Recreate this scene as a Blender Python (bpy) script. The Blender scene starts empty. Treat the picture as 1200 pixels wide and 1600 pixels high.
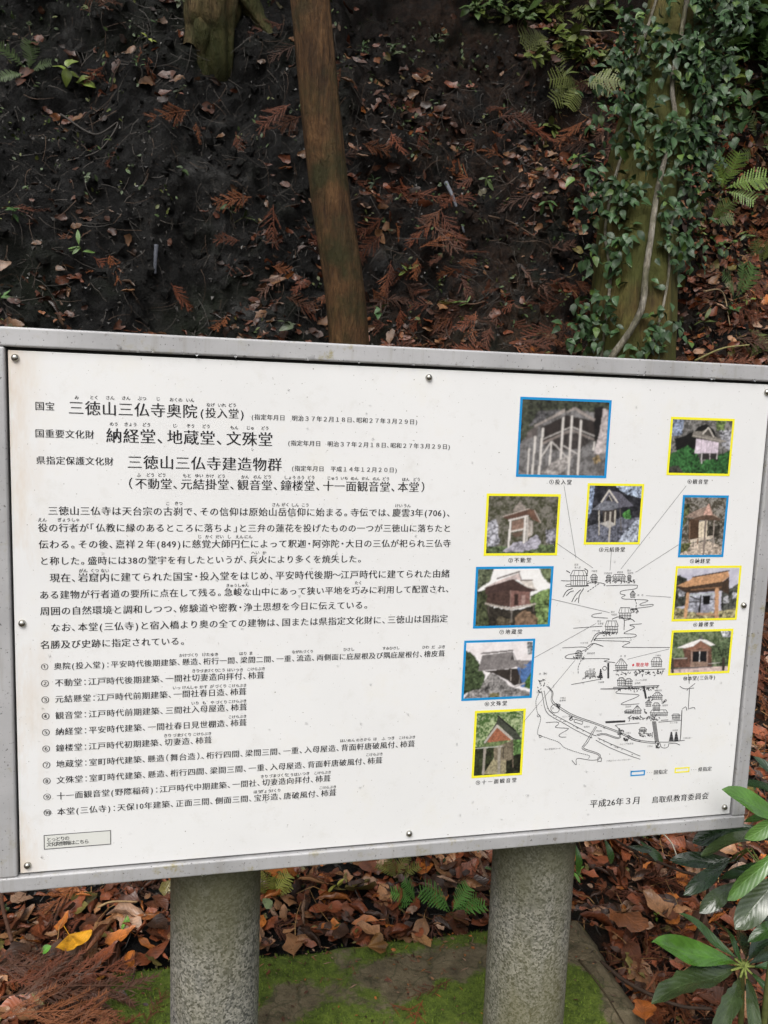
import bpy, math, random
import numpy as np
from mathutils import Vector, Matrix
from mathutils.bvhtree import BVHTree

random.seed(7)
RNG = np.random.default_rng(11)
SC = bpy.context.scene
COL = SC.collection

# ------------------------------------------------------------------ camera
# pose solved from the four corners of the white panel (1.40 m wide), principal point at the picture centre
F_PX, CX, CY = 1292.108, 600.0, 800.0
CAM = np.array([-0.40232539, -1.44496447, 1.50020958])
_r1 = None


def _solve():
    P = np.array([[12, 546.8], [1204.9, 601], [1140, 1271.5], [31.8, 1365]], float) - [CX, CY]
    A = []
    for (x, y), (u, v) in zip([(0, 0), (1, 0), (1, 1), (0, 1)], P):
        A.append([x, y, 1, 0, 0, 0, -u * x, -u * y, -u])
        A.append([0, 0, 0, x, y, 1, -v * x, -v * y, -v])
    h = np.linalg.svd(np.array(A))[2][-1].reshape(3, 3)
    h /= h[2, 2]
    K = np.diag([1 / F_PX, 1 / F_PX, 1])
    a, b = K @ h[:, 0], K @ h[:, 1]
    r1 = a / np.linalg.norm(a)
    r2 = b / np.linalg.norm(b)
    r2 = r2 - r1 * (r1 @ r2)
    r2 /= np.linalg.norm(r2)
    return np.array([r1, np.cross(r1, r2), -r2])      # world <- camera (x right, y down, z forward)


CM = _solve()
cam_data = bpy.data.cameras.new('camera')
cam_data.sensor_fit = 'VERTICAL'
cam_data.sensor_height = 24.0
cam_data.lens = F_PX / 1600.0 * 24.0
cam_data.clip_start = 0.02
cam_data.clip_end = 500.0
cam = bpy.data.objects.new('camera', cam_data)
COL.objects.link(cam)
mw = Matrix.Identity(4)
for i in range(3):
    mw[i][0] = CM[i, 0]
    mw[i][1] = -CM[i, 1]
    mw[i][2] = -CM[i, 2]
    mw[i][3] = CAM[i]
cam.matrix_world = mw
SC.camera = cam

# ------------------------------------------------------------------ sky, sun, exposure (overcast)
SUN_EL, SUN_AZ = math.radians(52), math.radians(205)      # azimuth clockwise from +Y
world = bpy.data.worlds.new('World')
SC.world = world
world.use_nodes = True
wn, wl = world.node_tree.nodes, world.node_tree.links
wn.clear()
sky = wn.new('ShaderNodeTexSky')
sky.sky_type = 'NISHITA'
sky.sun_disc = False
sky.sun_elevation = SUN_EL
sky.sun_rotation = SUN_AZ
sky.air_density = 1.0
sky.dust_density = 6.0
sky.ozone_density = 1.0
hsv = wn.new('ShaderNodeHueSaturation')
hsv.inputs['Saturation'].default_value = 0.30           # cloud cover takes the blue out of the sky
bg = wn.new('ShaderNodeBackground')
bg.inputs['Strength'].default_value = 0.15
wo = wn.new('ShaderNodeOutputWorld')
wl.new(sky.outputs[0], hsv.inputs['Color'])
wl.new(hsv.outputs[0], bg.inputs['Color'])
wl.new(bg.outputs[0], wo.inputs['Surface'])

sun_data = bpy.data.lights.new('sun', 'SUN')
sun_data.energy = 0.9
sun_data.angle = math.radians(40)
sun_data.color = (1.0, 0.99, 0.965)
sun = bpy.data.objects.new('sun', sun_data)
COL.objects.link(sun)
sd = Vector((math.sin(SUN_AZ) * math.cos(SUN_EL), math.cos(SUN_AZ) * math.cos(SUN_EL), math.sin(SUN_EL)))
sun.rotation_euler = sd.to_track_quat('Z', 'Y').to_euler()
sun.location = (0, -4, 9)

SC.view_settings.view_transform = 'Standard'
SC.view_settings.look = 'None'
SC.view_settings.gamma = 1.0
SC.view_settings.use_curve_mapping = False
SC.view_settings.exposure = 0.24


# ------------------------------------------------------------------ pixel helpers
def ray(px, py):
    return CM @ np.array([(px - CX) / F_PX, (py - CY) / F_PX, 1.0])


def at_y(px, py, y):
    d = ray(px, py)
    return CAM + d * (y - CAM[1]) / d[1]


def at_z(px, py, z):
    d = ray(px, py)
    return CAM + d * (z - CAM[2]) / d[2]


def project(P):
    c = (np.asarray(P, float) - CAM) @ CM
    return np.stack([CX + F_PX * c[..., 0] / c[..., 2], CY + F_PX * c[..., 1] / c[..., 2], c[..., 2]], -1)


# ------------------------------------------------------------------ noise
def _hash(*g):
    h = np.zeros(g[0].shape, np.uint32)
    for k, a in zip((374761393, 668265263, 2147483647, 1274126177), g):
        h = h + a.astype(np.int64).astype(np.uint32) * np.uint32(k)
    h = (h ^ (h >> np.uint32(13))) * np.uint32(1274126177)
    h = h ^ (h >> np.uint32(16))
    return h.astype(np.float64) / 4294967295.0


def vnoise(x, y, seed=0):
    x = np.asarray(x, float)
    y = np.asarray(y, float)
    xi, yi = np.floor(x), np.floor(y)
    fx, fy = x - xi, y - yi
    fx = fx * fx * (3 - 2 * fx)
    fy = fy * fy * (3 - 2 * fy)
    s = np.full(x.shape, seed, float)
    a = _hash(xi, yi, s)
    b = _hash(xi + 1, yi, s)
    c = _hash(xi, yi + 1, s)
    d = _hash(xi + 1, yi + 1, s)
    return (a * (1 - fx) + b * fx) * (1 - fy) + (c * (1 - fx) + d * fx) * fy


def fbm(x, y, seed=0, oct=4):
    t, a, n = 0.0, 0.5, 0.0
    for k in range(oct):
        t = t + a * vnoise(x * 2 ** k + 17.3 * k, y * 2 ** k - 9.1 * k, seed + k)
        n += a
        a *= 0.5
    return t / n


# ------------------------------------------------------------------ mesh helpers
def mesh_data(name, V, Fc, mat=None, smooth=False, uv=None, col=None):
    me = bpy.data.meshes.new(name)
    V = np.asarray(V, float).reshape(-1, 3)
    me.from_pydata(V.tolist(), [], [tuple(int(i) for i in f) for f in Fc] if not isinstance(Fc, np.ndarray) else Fc.tolist())
    if smooth:
        me.polygons.foreach_set('use_smooth', np.ones(len(me.polygons), bool))
    if uv is not None or col is not None:
        li = np.empty(len(me.loops), np.int32)
        me.loops.foreach_get('vertex_index', li)
    if uv is not None:
        ul = me.uv_layers.new(name='UVMap')
        ul.data.foreach_set('uv', np.asarray(uv, np.float32)[li].ravel())
    if col is not None:
        ca = me.color_attributes.new('Col', 'FLOAT_COLOR', 'POINT')
        c4 = np.ones((len(V), 4), np.float32)
        c4[:, :3] = np.asarray(col, np.float32)
        ca.data.foreach_set('color', c4.ravel())
    me.validate()
    if mat:
        me.materials.append(mat)
    return me


def origin(parent):
    o = np.zeros(3)
    p = parent
    while p is not None:
        o += np.array(p.location)
        p = p.parent
    return o


def obj(name, V, Fc, mat, parent=None, smooth=False, uv=None, col=None):
    """one mesh object; V are world coordinates, stored relative to the parent's place"""
    V = np.asarray(V, float).reshape(-1, 3) - origin(parent)
    o = bpy.data.objects.new(name, mesh_data(name, V, Fc, mat, smooth, uv, col))
    COL.objects.link(o)
    if parent is not None:
        o.parent = parent
    return o


def inst(name, me, M, parent=None):
    o = bpy.data.objects.new(name, me)
    COL.objects.link(o)
    if parent is not None:
        o.parent = parent
        M = Matrix.Translation(Vector(-origin(parent))) @ M
    o.matrix_local = M
    return o


def tag(o, label, cat, group=None):
    o['label'] = label
    o['category'] = cat
    if group:
        o['group'] = group
    return o


def thing(name, label, cat, loc, group=None):
    o = bpy.data.objects.new(name, None)
    o.empty_display_size = 0.05
    COL.objects.link(o)
    o.location = tuple(float(v) for v in loc)
    return tag(o, label, cat, group)


def box(x0, x1, y0, y1, z0, z1):
    V = [(x, y, z) for x in (x0, x1) for y in (y0, y1) for z in (z0, z1)]
    Fc = [(0, 1, 3, 2), (4, 6, 7, 5), (0, 4, 5, 1), (2, 3, 7, 6), (0, 2, 6, 4), (1, 5, 7, 3)]
    return V, Fc


def bevel(o, w, seg=2):
    m = o.modifiers.new('bevel', 'BEVEL')
    m.width = w
    m.segments = seg
    m.limit_method = 'ANGLE'
    return o


class Soup:
    """collects pieces into one mesh"""
    def __init__(self):
        self.V, self.F, self.U, self.C, self.n = [], [], [], [], 0

    def add(self, V, Fc, uv=None, col=None):
        V = np.asarray(V, float).reshape(-1, 3)
        self.V.append(V)
        n = self.n
        self.F.extend([tuple(i + n for i in f) for f in Fc])
        self.U.append(np.asarray(uv, float) if uv is not None else np.zeros((len(V), 2)))
        self.C.append(np.broadcast_to(np.asarray(col if col is not None else (1, 1, 1), float), (len(V), 3)))
        self.n += len(V)

    def build(self, name, mat, parent=None, smooth=False):
        return obj(name, np.concatenate(self.V), self.F, mat, parent, smooth, np.concatenate(self.U), np.concatenate(self.C))

    def data(self, name, mat, smooth=False):
        return mesh_data(name, np.concatenate(self.V), self.F, mat, smooth, np.concatenate(self.U), np.concatenate(self.C))


def tube(pts, rad, n=8, wob=0.0, seed=0, cap=True):
    """swept tube through pts with a radius for each point"""
    pts = np.asarray(pts, float)
    rad = np.broadcast_to(np.asarray(rad, float), (len(pts),))
    rr = np.random.default_rng(seed)
    V, Fc, U = [], [], []
    T = np.gradient(pts, axis=0)
    T /= np.linalg.norm(T, axis=1)[:, None] + 1e-9
    a = np.array([0, 0, 1.0]) if abs(T[0, 2]) < 0.9 else np.array([1.0, 0, 0])
    L = 0
    for i in range(len(pts)):
        b = np.cross(T[i], a)
        b /= np.linalg.norm(b)
        a = np.cross(b, T[i])
        if i:
            L += np.linalg.norm(pts[i] - pts[i - 1])
        for k in range(n):
            t = 2 * math.pi * k / n
            r = rad[i] * (1 + wob * (rr.random() - 0.5))
            V.append(pts[i] + r * (math.cos(t) * b + math.sin(t) * a))
            U.append((k / n, L))
    for i in range(len(pts) - 1):
        for k in range(n):
            k2 = (k + 1) % n
            Fc.append((i * n + k, i * n + k2, (i + 1) * n + k2, (i + 1) * n + k))
    if cap:
        Fc.append(tuple(range(n))[::-1])
        Fc.append(tuple((len(pts) - 1) * n + k for k in range(n)))
    return np.array(V), Fc, np.array(U)


def spline(P, n):
    """Catmull-Rom through control points"""
    P = np.asarray(P, float)
    Q = np.vstack([2 * P[0] - P[1], P, 2 * P[-1] - P[-2]])
    out = []
    m = len(P) - 1
    for u in np.linspace(0, m, n):
        i = min(int(u), m - 1)
        t = u - i
        a, b, c, d = Q[i:i + 4]
        out.append(0.5 * (2 * b + (c - a) * t + (2 * a - 5 * b + 4 * c - d) * t * t + (3 * b - a - 3 * c + d) * t ** 3))
    return np.array(out)


def frame_of(direction, normal):
    """3x3 with columns: along, across, up"""
    d = np.asarray(direction, float)
    d = d / np.linalg.norm(d)
    n = np.asarray(normal, float)
    n = n - d * (n @ d)
    if np.linalg.norm(n) < 1e-6:
        n = np.cross(d, [0.3, 0.5, 0.8])
    n /= np.linalg.norm(n)
    return np.stack([d, np.cross(n, d), n], 1)


def mat4(R, loc, s=1.0):
    M = Matrix.Identity(4)
    for i in range(3):
        for j in range(3):
            M[i][j] = float(R[i, j]) * s
        M[i][3] = float(loc[i])
    return M


# ------------------------------------------------------------------ materials
class NT:
    def __init__(self, name):
        self.m = bpy.data.materials.new(name)
        self.m.use_nodes = True
        self.t = self.m.node_tree
        self.t.nodes.clear()
        self.out = self.n('ShaderNodeOutputMaterial')
        self.b = self.n('ShaderNodeBsdfPrincipled')
        self.l(self.b.outputs[0], self.out.inputs['Surface'])
        self._co = None

    def n(self, typ, **kw):
        nd = self.t.nodes.new(typ)
        for k, v in kw.items():
            if hasattr(nd, k):
                setattr(nd, k, v)
            else:
                nd.inputs[k.replace('_', ' ')].default_value = v
        return nd

    def l(self, a, b):
        self.t.links.new(a, b)

    @property
    def co(self):
        if self._co is None:
            self._co = self.n('ShaderNodeTexCoord').outputs['Object']
        return self._co

    def noise(self, scale, detail=4.0, rough=0.55, co=None, dist=0.0):
        nd = self.n('ShaderNodeTexNoise')
        nd.inputs['Scale'].default_value = scale
        nd.inputs['Detail'].default_value = detail
        nd.inputs['Roughness'].default_value = rough
        nd.inputs['Distortion'].default_value = dist
        self.l(co or self.co, nd.inputs['Vector'])
        return nd.outputs['Fac']

    def voro(self, scale, co=None, feature='F1', out='Distance', rnd=1.0):
        nd = self.n('ShaderNodeTexVoronoi')
        nd.feature = feature
        nd.inputs['Scale'].default_value = scale
        nd.inputs['Randomness'].default_value = rnd
        self.l(co or self.co, nd.inputs['Vector'])
        return nd.outputs[out]

    def voro_col(self, scale):
        nd = self.n('ShaderNodeTexNoise')
        nd.inputs['Scale'].default_value = scale
        nd.inputs['Detail'].default_value = 4.0
        self.l(self.co, nd.inputs['Vector'])
        return nd.outputs['Color']

    def mapping(self, scale=(1, 1, 1), rot=(0, 0, 0), co=None):
        nd = self.n('ShaderNodeMapping')
        nd.inputs['Scale'].default_value = scale
        nd.inputs['Rotation'].default_value = rot
        self.l(co or self.co, nd.inputs['Vector'])
        return nd.outputs[0]

    def ramp(self, fac, stops, interp='LINEAR'):
        nd = self.n('ShaderNodeValToRGB')
        nd.color_ramp.interpolation = interp
        el = nd.color_ramp.elements
        while len(el) < len(stops):
            el.new(0.5)
        for e, (p, c) in zip(el, stops):
            e.position = p
            e.color = (c, c, c, 1) if isinstance(c, (int, float)) else (*c, 1)
        self.l(fac, nd.inputs[0])
        return nd.outputs[0]

    def mix(self, fac, a, b, mode='MIX'):
        nd = self.n('ShaderNodeMix')
        nd.data_type = 'RGBA'
        nd.blend_type = mode
        for sock, v in ((nd.inputs[0], fac), (nd.inputs[6], a), (nd.inputs[7], b)):
            if isinstance(v, (int, float)):
                sock.default_value = v
            elif isinstance(v, tuple):
                sock.default_value = (*v, 1)
            else:
                self.l(v, sock)
        return nd.outputs[2]

    def math(self, op, a, b=0.0, c=None, clamp=False):
        nd = self.n('ShaderNodeMath')
        nd.operation = op
        nd.use_clamp = clamp
        for i, v in enumerate((a, b) if c is None else (a, b, c)):
            if isinstance(v, (int, float)):
                nd.inputs[i].default_value = v
            else:
                self.l(v, nd.inputs[i])
        return nd.outputs[0]

    def bump(self, h, strength=0.5, dist=0.01, prev=None):
        nd = self.n('ShaderNodeBump')
        nd.inputs['Strength'].default_value = strength
        nd.inputs['Distance'].default_value = dist
        self.l(h, nd.inputs['Height'])
        if prev is not None:
            self.l(prev, nd.inputs['Normal'])
        return nd.outputs[0]

    def set(self, **kw):
        for k, v in kw.items():
            s = self.b.inputs[{'color': 'Base Color', 'rough': 'Roughness', 'metal': 'Metallic', 'spec': 'Specular IOR Level',
                               'normal': 'Normal', 'trans': 'Transmission Weight', 'ior': 'IOR', 'coat': 'Coat Weight',
                               'coatr': 'Coat Roughness', 'sub': 'Subsurface Weight'}[k]]
            if isinstance(v, (int, float)):
                s.default_value = v
            elif isinstance(v, tuple):
                s.default_value = (*v, 1)
            else:
                self.l(v, s)
        return self


def flat(name, c, rough=0.6, spec=0.3):
    return NT(name).set(color=c, rough=rough, spec=spec).m


def soil_material():
    t = NT('wet_soil')
    big = t.noise(1.1, 5, 0.6)
    mid = t.noise(8, 7, 0.72, dist=0.3)
    fine = t.noise(60, 6, 0.75)
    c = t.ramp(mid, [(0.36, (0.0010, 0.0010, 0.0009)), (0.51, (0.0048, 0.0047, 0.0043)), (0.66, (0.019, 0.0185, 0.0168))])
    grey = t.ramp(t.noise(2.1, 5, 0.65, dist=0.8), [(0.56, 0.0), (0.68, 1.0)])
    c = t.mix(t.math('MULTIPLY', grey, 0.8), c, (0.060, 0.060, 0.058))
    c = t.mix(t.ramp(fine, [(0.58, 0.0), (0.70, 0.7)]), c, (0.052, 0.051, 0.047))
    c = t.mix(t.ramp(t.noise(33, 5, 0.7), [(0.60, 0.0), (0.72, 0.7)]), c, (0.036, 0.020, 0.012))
    # brown humus where leaves have rotted down, on the side of the old tree
    sp = t.n('ShaderNodeSeparateXYZ')
    t.l(t.co, sp.inputs[0])
    hum = t.math('MULTIPLY', t.math('MULTIPLY', t.math('SUBTRACT', sp.outputs[0], 0.1), 1.2, clamp=True), t.ramp(t.noise(6, 5, 0.7), [(0.38, 0.0), (0.56, 0.85)]))
    c = t.mix(hum, c, t.ramp(t.noise(40, 4, 0.7), [(0.35, (0.012, 0.007, 0.004)), (0.65, (0.055, 0.026, 0.013))]))
    green = t.ramp(t.noise(2.3, 4, 0.6), [(0.56, 0.0), (0.7, 0.5)])
    c = t.mix(green, c, (0.015, 0.023, 0.009))
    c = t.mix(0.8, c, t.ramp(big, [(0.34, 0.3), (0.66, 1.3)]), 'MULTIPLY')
    n = t.bump(mid, 1.0, 0.07)
    n = t.bump(fine, 1.0, 0.016, n)
    n = t.bump(t.noise(230, 4, 0.75), 0.9, 0.005, n)
    return t.set(color=c, rough=t.ramp(fine, [(0.3, 0.38), (0.7, 0.8)]), spec=0.25, normal=n).m


def floor_material():
    t = NT('forest_floor')
    a = t.noise(14, 6, 0.7)
    c = t.ramp(a, [(0.3, (0.012, 0.009, 0.006)), (0.5, (0.045, 0.028, 0.016)), (0.7, (0.10, 0.05, 0.024))])
    n = t.bump(a, 0.8, 0.03)
    n = t.bump(t.noise(90, 4, 0.7), 0.7, 0.008, n)
    return t.set(color=c, rough=0.6, spec=0.3, normal=n).m


def leaf_material(name, source, rough=0.42, spec=0.45, veins=10.0, spots=0.35, coat=0.0, spotcol=(0.02, 0.012, 0.008)):
    """source: 'obj' takes the object's own colour, 'attr' the colour attribute, or a tuple"""
    t = NT(name)
    if source == 'obj':
        c = t.n('ShaderNodeObjectInfo').outputs['Color']
    elif source == 'attr':
        c = t.n('ShaderNodeAttribute', attribute_name='Col').outputs['Color']
    else:
        c = t.n('ShaderNodeRGB')
        c.outputs[0].default_value = (*source, 1)
        c = c.outputs[0]
    uv = t.n('ShaderNodeTexCoord').outputs['UV']
    sx = t.n('ShaderNodeSeparateXYZ')
    t.l(uv, sx.inputs[0])
    u, v = sx.outputs[0], sx.outputs[1]
    av = t.math('ABSOLUTE', t.math('SUBTRACT', v, 0.5))
    side = t.math('SINE', t.math('MULTIPLY', t.math('SUBTRACT', u, t.math('MULTIPLY', av, 0.55)), veins * 6.283))
    mid = t.ramp(av, [(0.0, 1.0), (0.045, 0.0)])
    geo = t.n('ShaderNodeNewGeometry').outputs['Position']
    blot = t.noise(38, 4, 0.65, co=geo)
    c = t.mix(t.ramp(blot, [(0.48, 0.0), (0.72, spots)]), c, spotcol)
    c = t.mix(1.0, c, t.ramp(t.noise(17, 2, 0.5, co=geo), [(0.3, 0.72), (0.7, 1.25)]), 'MULTIPLY')
    c = t.mix(t.ramp(side, [(0.72, 0.0), (0.98, 0.28)]), c, t.mix(1.0, c, (0.45, 0.42, 0.4), 'MULTIPLY'))
    c = t.mix(t.math('MULTIPLY', mid, 0.30), c, t.mix(1.0, c, (1.9, 1.8, 1.5), 'MULTIPLY'))
    h = t.math('ADD', t.math('MULTIPLY', side, 0.35), t.math('MULTIPLY', mid, -1.0))
    n = t.bump(h, 0.35, 0.0015)
    rr_ = t.ramp(t.noise(30, 4, 0.65, co=geo), [(0.35, max(0.08, rough - 0.12)), (0.65, rough + 0.18)])
    t.set(color=c, rough=rr_, spec=spec, normal=n, coat=coat, coatr=0.12)
    return t.m


def bark_material(name, cols, moss, moss_amt, scale=1.0):
    t = NT(name)
    st = t.mapping((26 * scale, 26 * scale, 4.5 * scale))
    fib = t.noise(1.0, 6, 0.65, co=st, dist=0.4)
    fine = t.noise(1.0, 5, 0.7, co=t.mapping((120 * scale, 120 * scale, 9 * scale)))
    patch = t.noise(3.2 * scale, 5, 0.6)
    c = t.ramp(fib, [(0.3, cols[0]), (0.5, cols[1]), (0.72, cols[2])])
    c = t.mix(0.85, c, t.ramp(fine, [(0.3, 0.35), (0.7, 1.6)]), 'MULTIPLY')
    c = t.mix(0.8, c, t.ramp(t.noise(7 * scale, 4, 0.65, co=t.mapping((1, 1, 0.35))), [(0.32, 0.45), (0.68, 1.35)]), 'MULTIPLY')
    c = t.mix(t.ramp(t.math('MULTIPLY_ADD', fine, 0.25, patch), [(0.62 - moss_amt * 0.3, 0.0), (0.80 - moss_amt * 0.3, 0.85)]), c, moss)
    n = t.bump(fib, 1.0, 0.035)
    n = t.bump(fine, 0.9, 0.012, n)
    n = t.bump(t.noise(45, 4, 0.6), 0.4, 0.008, n)
    return t.set(color=c, rough=0.75, spec=0.25, normal=n).m


def granite_material():
    t = NT('speckled_granite')
    v = t.voro(250, out='Color')
    sep = t.n('ShaderNodeSeparateColor')
    t.l(v, sep.inputs[0])
    g = t.ramp(sep.outputs[0], [(0.0, (0.035, 0.037, 0.04)), (0.20, (0.11, 0.112, 0.108)), (0.42, (0.24, 0.235, 0.215)), (0.75, (0.36, 0.345, 0.31)), (1.0, (0.44, 0.42, 0.38))], 'CONSTANT')
    nz = t.noise(130, 4, 0.7)
    c = t.mix(0.25, g, t.ramp(nz, [(0.36, (0.03, 0.03, 0.03)), (0.48, (0.20, 0.196, 0.18)), (0.66, (0.38, 0.365, 0.32))]))
    c = t.mix(1.0, c, t.ramp(t.voro(150), [(0.10, 0.35), (0.34, 1.05)]), 'MULTIPLY')
    c = t.mix(0.7, c, t.ramp(t.noise(10, 5, 0.7), [(0.3, 0.6), (0.7, 1.2)]), 'MULTIPLY')
    stain = t.noise(4.5, 4, 0.6, co=t.mapping((1, 1, 0.35)))
    c = t.mix(t.ramp(stain, [(0.42, 0.0), (0.66, 0.62)]), c, (0.135, 0.125, 0.052))
    # yellow-green algae tint, stronger and darker towards the top of the posts
    sx = t.n('ShaderNodeSeparateXYZ')
    t.l(t.co, sx.inputs[0])
    top = t.ramp(t.math('ADD', t.math('MULTIPLY', sx.outputs[2], 1.0), t.math('MULTIPLY', t.noise(9, 4, 0.6), 0.25)), [(0.52, 0.0), (0.68, 0.75)])
    c = t.mix(top, c, (0.075, 0.075, 0.038))
    n = t.bump(nz, 0.35, 0.0025)
    return t.set(color=c, rough=0.62, spec=0.35, normal=n).m


def steel_material():
    t = NT('weathered_galvanised_steel')
    a = t.noise(9, 5, 0.6)
    c = t.ramp(a, [(0.3, (0.37, 0.37, 0.375)), (0.7, (0.48, 0.48, 0.485))])
    c = t.mix(0.6, c, t.ramp(t.noise(3.0, 3, 0.5), [(0.35, 0.78), (0.65, 1.08)]), 'MULTIPLY')
    lich = t.math('MULTIPLY', t.ramp(t.noise(22, 5, 0.75), [(0.57, 0.0), (0.68, 0.8)]), t.ramp(t.noise(5, 2), [(0.42, 0.15), (0.60, 1.0)]))
    c = t.mix(lich, c, (0.27, 0.23, 0.07))
    rust = t.ramp(t.noise(55, 4, 0.75), [(0.62, 0.0), (0.74, 0.7)])
    c = t.mix(rust, c, (0.10, 0.075, 0.05))
    spk = t.ramp(t.noise(170, 2, 0.6), [(0.65, 0.0), (0.71, 0.8)])
    c = t.mix(spk, c, (0.07, 0.065, 0.06))
    drip = t.ramp(t.noise(1.0, 4, 0.7, co=t.mapping((70, 70, 4))), [(0.55, 0.0), (0.75, 0.35)])
    c = t.mix(drip, c, (0.24, 0.22, 0.17))
    return t.set(color=c, rough=0.52, spec=0.5, metal=0.15, normal=t.bump(t.noise(120, 3, 0.6), 0.12, 0.001)).m


def panel_material():
    t = NT('aged_white_panel')
    sx = t.n('ShaderNodeSeparateXYZ')
    t.l(t.co, sx.inputs[0])
    c = t.ramp(t.noise(3.5, 5, 0.6), [(0.3, (0.735, 0.74, 0.735)), (0.7, (0.79, 0.795, 0.79))])
    yel = t.ramp(t.noise(7, 5, 0.7), [(0.54, 0.0), (0.80, 0.38)])
    c = t.mix(yel, c, (0.71, 0.68, 0.57))
    # rust-tinted run-off down the left edge and about the corner screws
    xn = t.math('ADD', sx.outputs[0], 0.70)
    ed = t.math('SUBTRACT', 1.0, t.math('MULTIPLY', xn, 16.0), clamp=True)
    edn = t.math('MULTIPLY', ed, t.ramp(t.noise(13, 5, 0.7, co=t.mapping((1, 1, 0.3))), [(0.40, 0.0), (0.66, 1.0)]))
    c = t.mix(t.math('MULTIPLY', edn, 0.75), c, (0.60, 0.46, 0.31))
    # the lower half holds more grime
    gr = t.ramp(t.noise(26, 6, 0.75), [(0.55, 0.0), (0.8, 0.32)])
    c = t.mix(gr, c, (0.56, 0.54, 0.48))
    sp = t.ramp(t.noise(240, 2, 0.5), [(0.735, 0.0), (0.77, 0.75)])
    c = t.mix(sp, c, (0.20, 0.18, 0.14))
    spl = t.ramp(t.voro(34), [(0.0, 0.9), (0.03, 0.7), (0.05, 0.0)])
    keep = t.ramp(t.noise(31, 0), [(0.68, 0.0), (0.70, 1.0)])
    c = t.mix(t.math('MULTIPLY', spl, keep), c, (0.16, 0.13, 0.09))
    return t.set(color=c, rough=0.30, spec=0.45, normal=t.bump(t.noise(420, 2), 0.04, 0.0008)).m


def moss_slab_material():
    t = NT('mossy_concrete')
    m = t.n('ShaderNodeAttribute', attribute_name='Col').outputs['Color']
    sep = t.n('ShaderNodeSeparateColor')
    t.l(m, sep.inputs[0])
    conc = t.ramp(t.noise(18, 6, 0.7), [(0.3, (0.06, 0.05, 0.030)), (0.52, (0.15, 0.122, 0.072)), (0.75, (0.23, 0.19, 0.12))])
    crack = t.ramp(t.voro(14, feature='DISTANCE_TO_EDGE', co=t.mix(0.12, t.co, t.voro_col(9))), [(0.0, 1.0), (0.045, 0.0)])
    conc = t.mix(t.math('MULTIPLY', crack, 0.55), conc, (0.022, 0.032, 0.010))
    moss = t.ramp(t.noise(45, 6, 0.75), [(0.28, (0.026, 0.042, 0.007)), (0.5, (0.090, 0.130, 0.018)), (0.75, (0.17, 0.225, 0.032))])
    f = t.ramp(t.math('ADD', sep.outputs[0], t.math('MULTIPLY', t.math('SUBTRACT', t.noise(60, 5, 0.7), 0.5), 0.8)), [(0.38, 0.0), (0.58, 1.0)])
    c = t.mix(f, conc, moss)
    n = t.bump(t.noise(55, 5, 0.7), 0.7, 0.012)
    n = t.bump(t.noise(300, 3, 0.7), 0.7, 0.004, n)
    return t.set(color=c, rough=t.math('MULTIPLY_ADD', f, 0.35, 0.5), spec=0.3, normal=n).m


def attr_material(name, rough=0.6, spec=0.3, grain=None):
    t = NT(name)
    c = t.n('ShaderNodeAttribute', attribute_name='Col').outputs['Color']
    if grain:
        c = t.mix(0.6, c, t.ramp(t.noise(grain, 3, 0.7), [(0.3, 0.6), (0.7, 1.4)]), 'MULTIPLY')
    return t.set(color=c, rough=rough, spec=spec).m


def drop_material():
    return NT('water').set(color=(1.0, 1.0, 1.0), rough=0.0, trans=1.0, ior=1.33, spec=0.5).m


M_SOIL = soil_material()
M_FLOOR = floor_material()
M_LEAF = leaf_material('fallen_leaf', 'obj', 0.36, 0.5, 9.0, 0.62)
M_LITTER = leaf_material('leaf_litter', 'attr', 0.36, 0.5, 9.0, 0.62)
M_CEDAR = attr_material('dead_cedar', 0.6, 0.3, 60)
M_CEDAR_OBJ = leaf_material('dead_cedar_spray', 'obj', 0.6, 0.3, 1.0, 0.3)
M_GREEN = leaf_material('green_leaf', 'obj', 0.38, 0.45, 7.0, 0.12, 0.0, (0.03, 0.03, 0.01))
M_GREENS = leaf_material('green_leaves', 'attr', 0.38, 0.45, 7.0, 0.12, 0.0, (0.03, 0.03, 0.01))
M_RHODO = leaf_material('glossy_evergreen_leaf', 'obj', 0.22, 0.55, 9.0, 0.22, 0.5, (0.02, 0.025, 0.01))
M_GRANITE = granite_material()
M_STEEL = steel_material()
M_PANEL = panel_material()
M_SLAB = moss_slab_material()
M_MOSS = attr_material('moss', 0.8, 0.2)
M_TWIG = attr_material('twig', 0.7, 0.25, 80)
M_CRUMB = attr_material('soil_crumb', 0.55, 0.35, 120)
M_INK = flat('black_print', (0.017, 0.017, 0.019), 0.45)
M_MAPINK = flat('dark_grey_print', (0.045, 0.045, 0.048), 0.45)
M_INK2 = flat('grey_print', (0.10, 0.10, 0.105), 0.45)
M_RED = flat('red_print', (0.62, 0.03, 0.05), 0.45)
M_BLUE = flat('blue_print', (0.008, 0.26, 0.60), 0.4)
M_YELLOW = flat('yellow_print', (0.86, 0.80, 0.035), 0.4)
M_PHOTO = attr_material('printed_photograph', 0.35, 0.4)
M_STICKER = flat('silver_sticker', (0.70, 0.71, 0.67), 0.35, 0.5)
M_DARKPLATE = flat('dark_backing', (0.03, 0.03, 0.028), 0.7)
M_SCREW = NT('stainless_screw').set(color=(0.42, 0.41, 0.37), rough=0.22, metal=1.0).m
M_DROP = drop_material()
M_BARK_SLIM = bark_material('smooth_brown_bark', [(0.042, 0.021, 0.009), (0.105, 0.053, 0.020), (0.175, 0.093, 0.038)], (0.030, 0.032, 0.009), 0.12, 1.6)
M_BARK_BIG = bark_material('mossy_ochre_bark', [(0.035, 0.022, 0.008), (0.12, 0.078, 0.025), (0.21, 0.145, 0.048)], (0.070, 0.080, 0.018), 0.62, 0.6)
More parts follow.
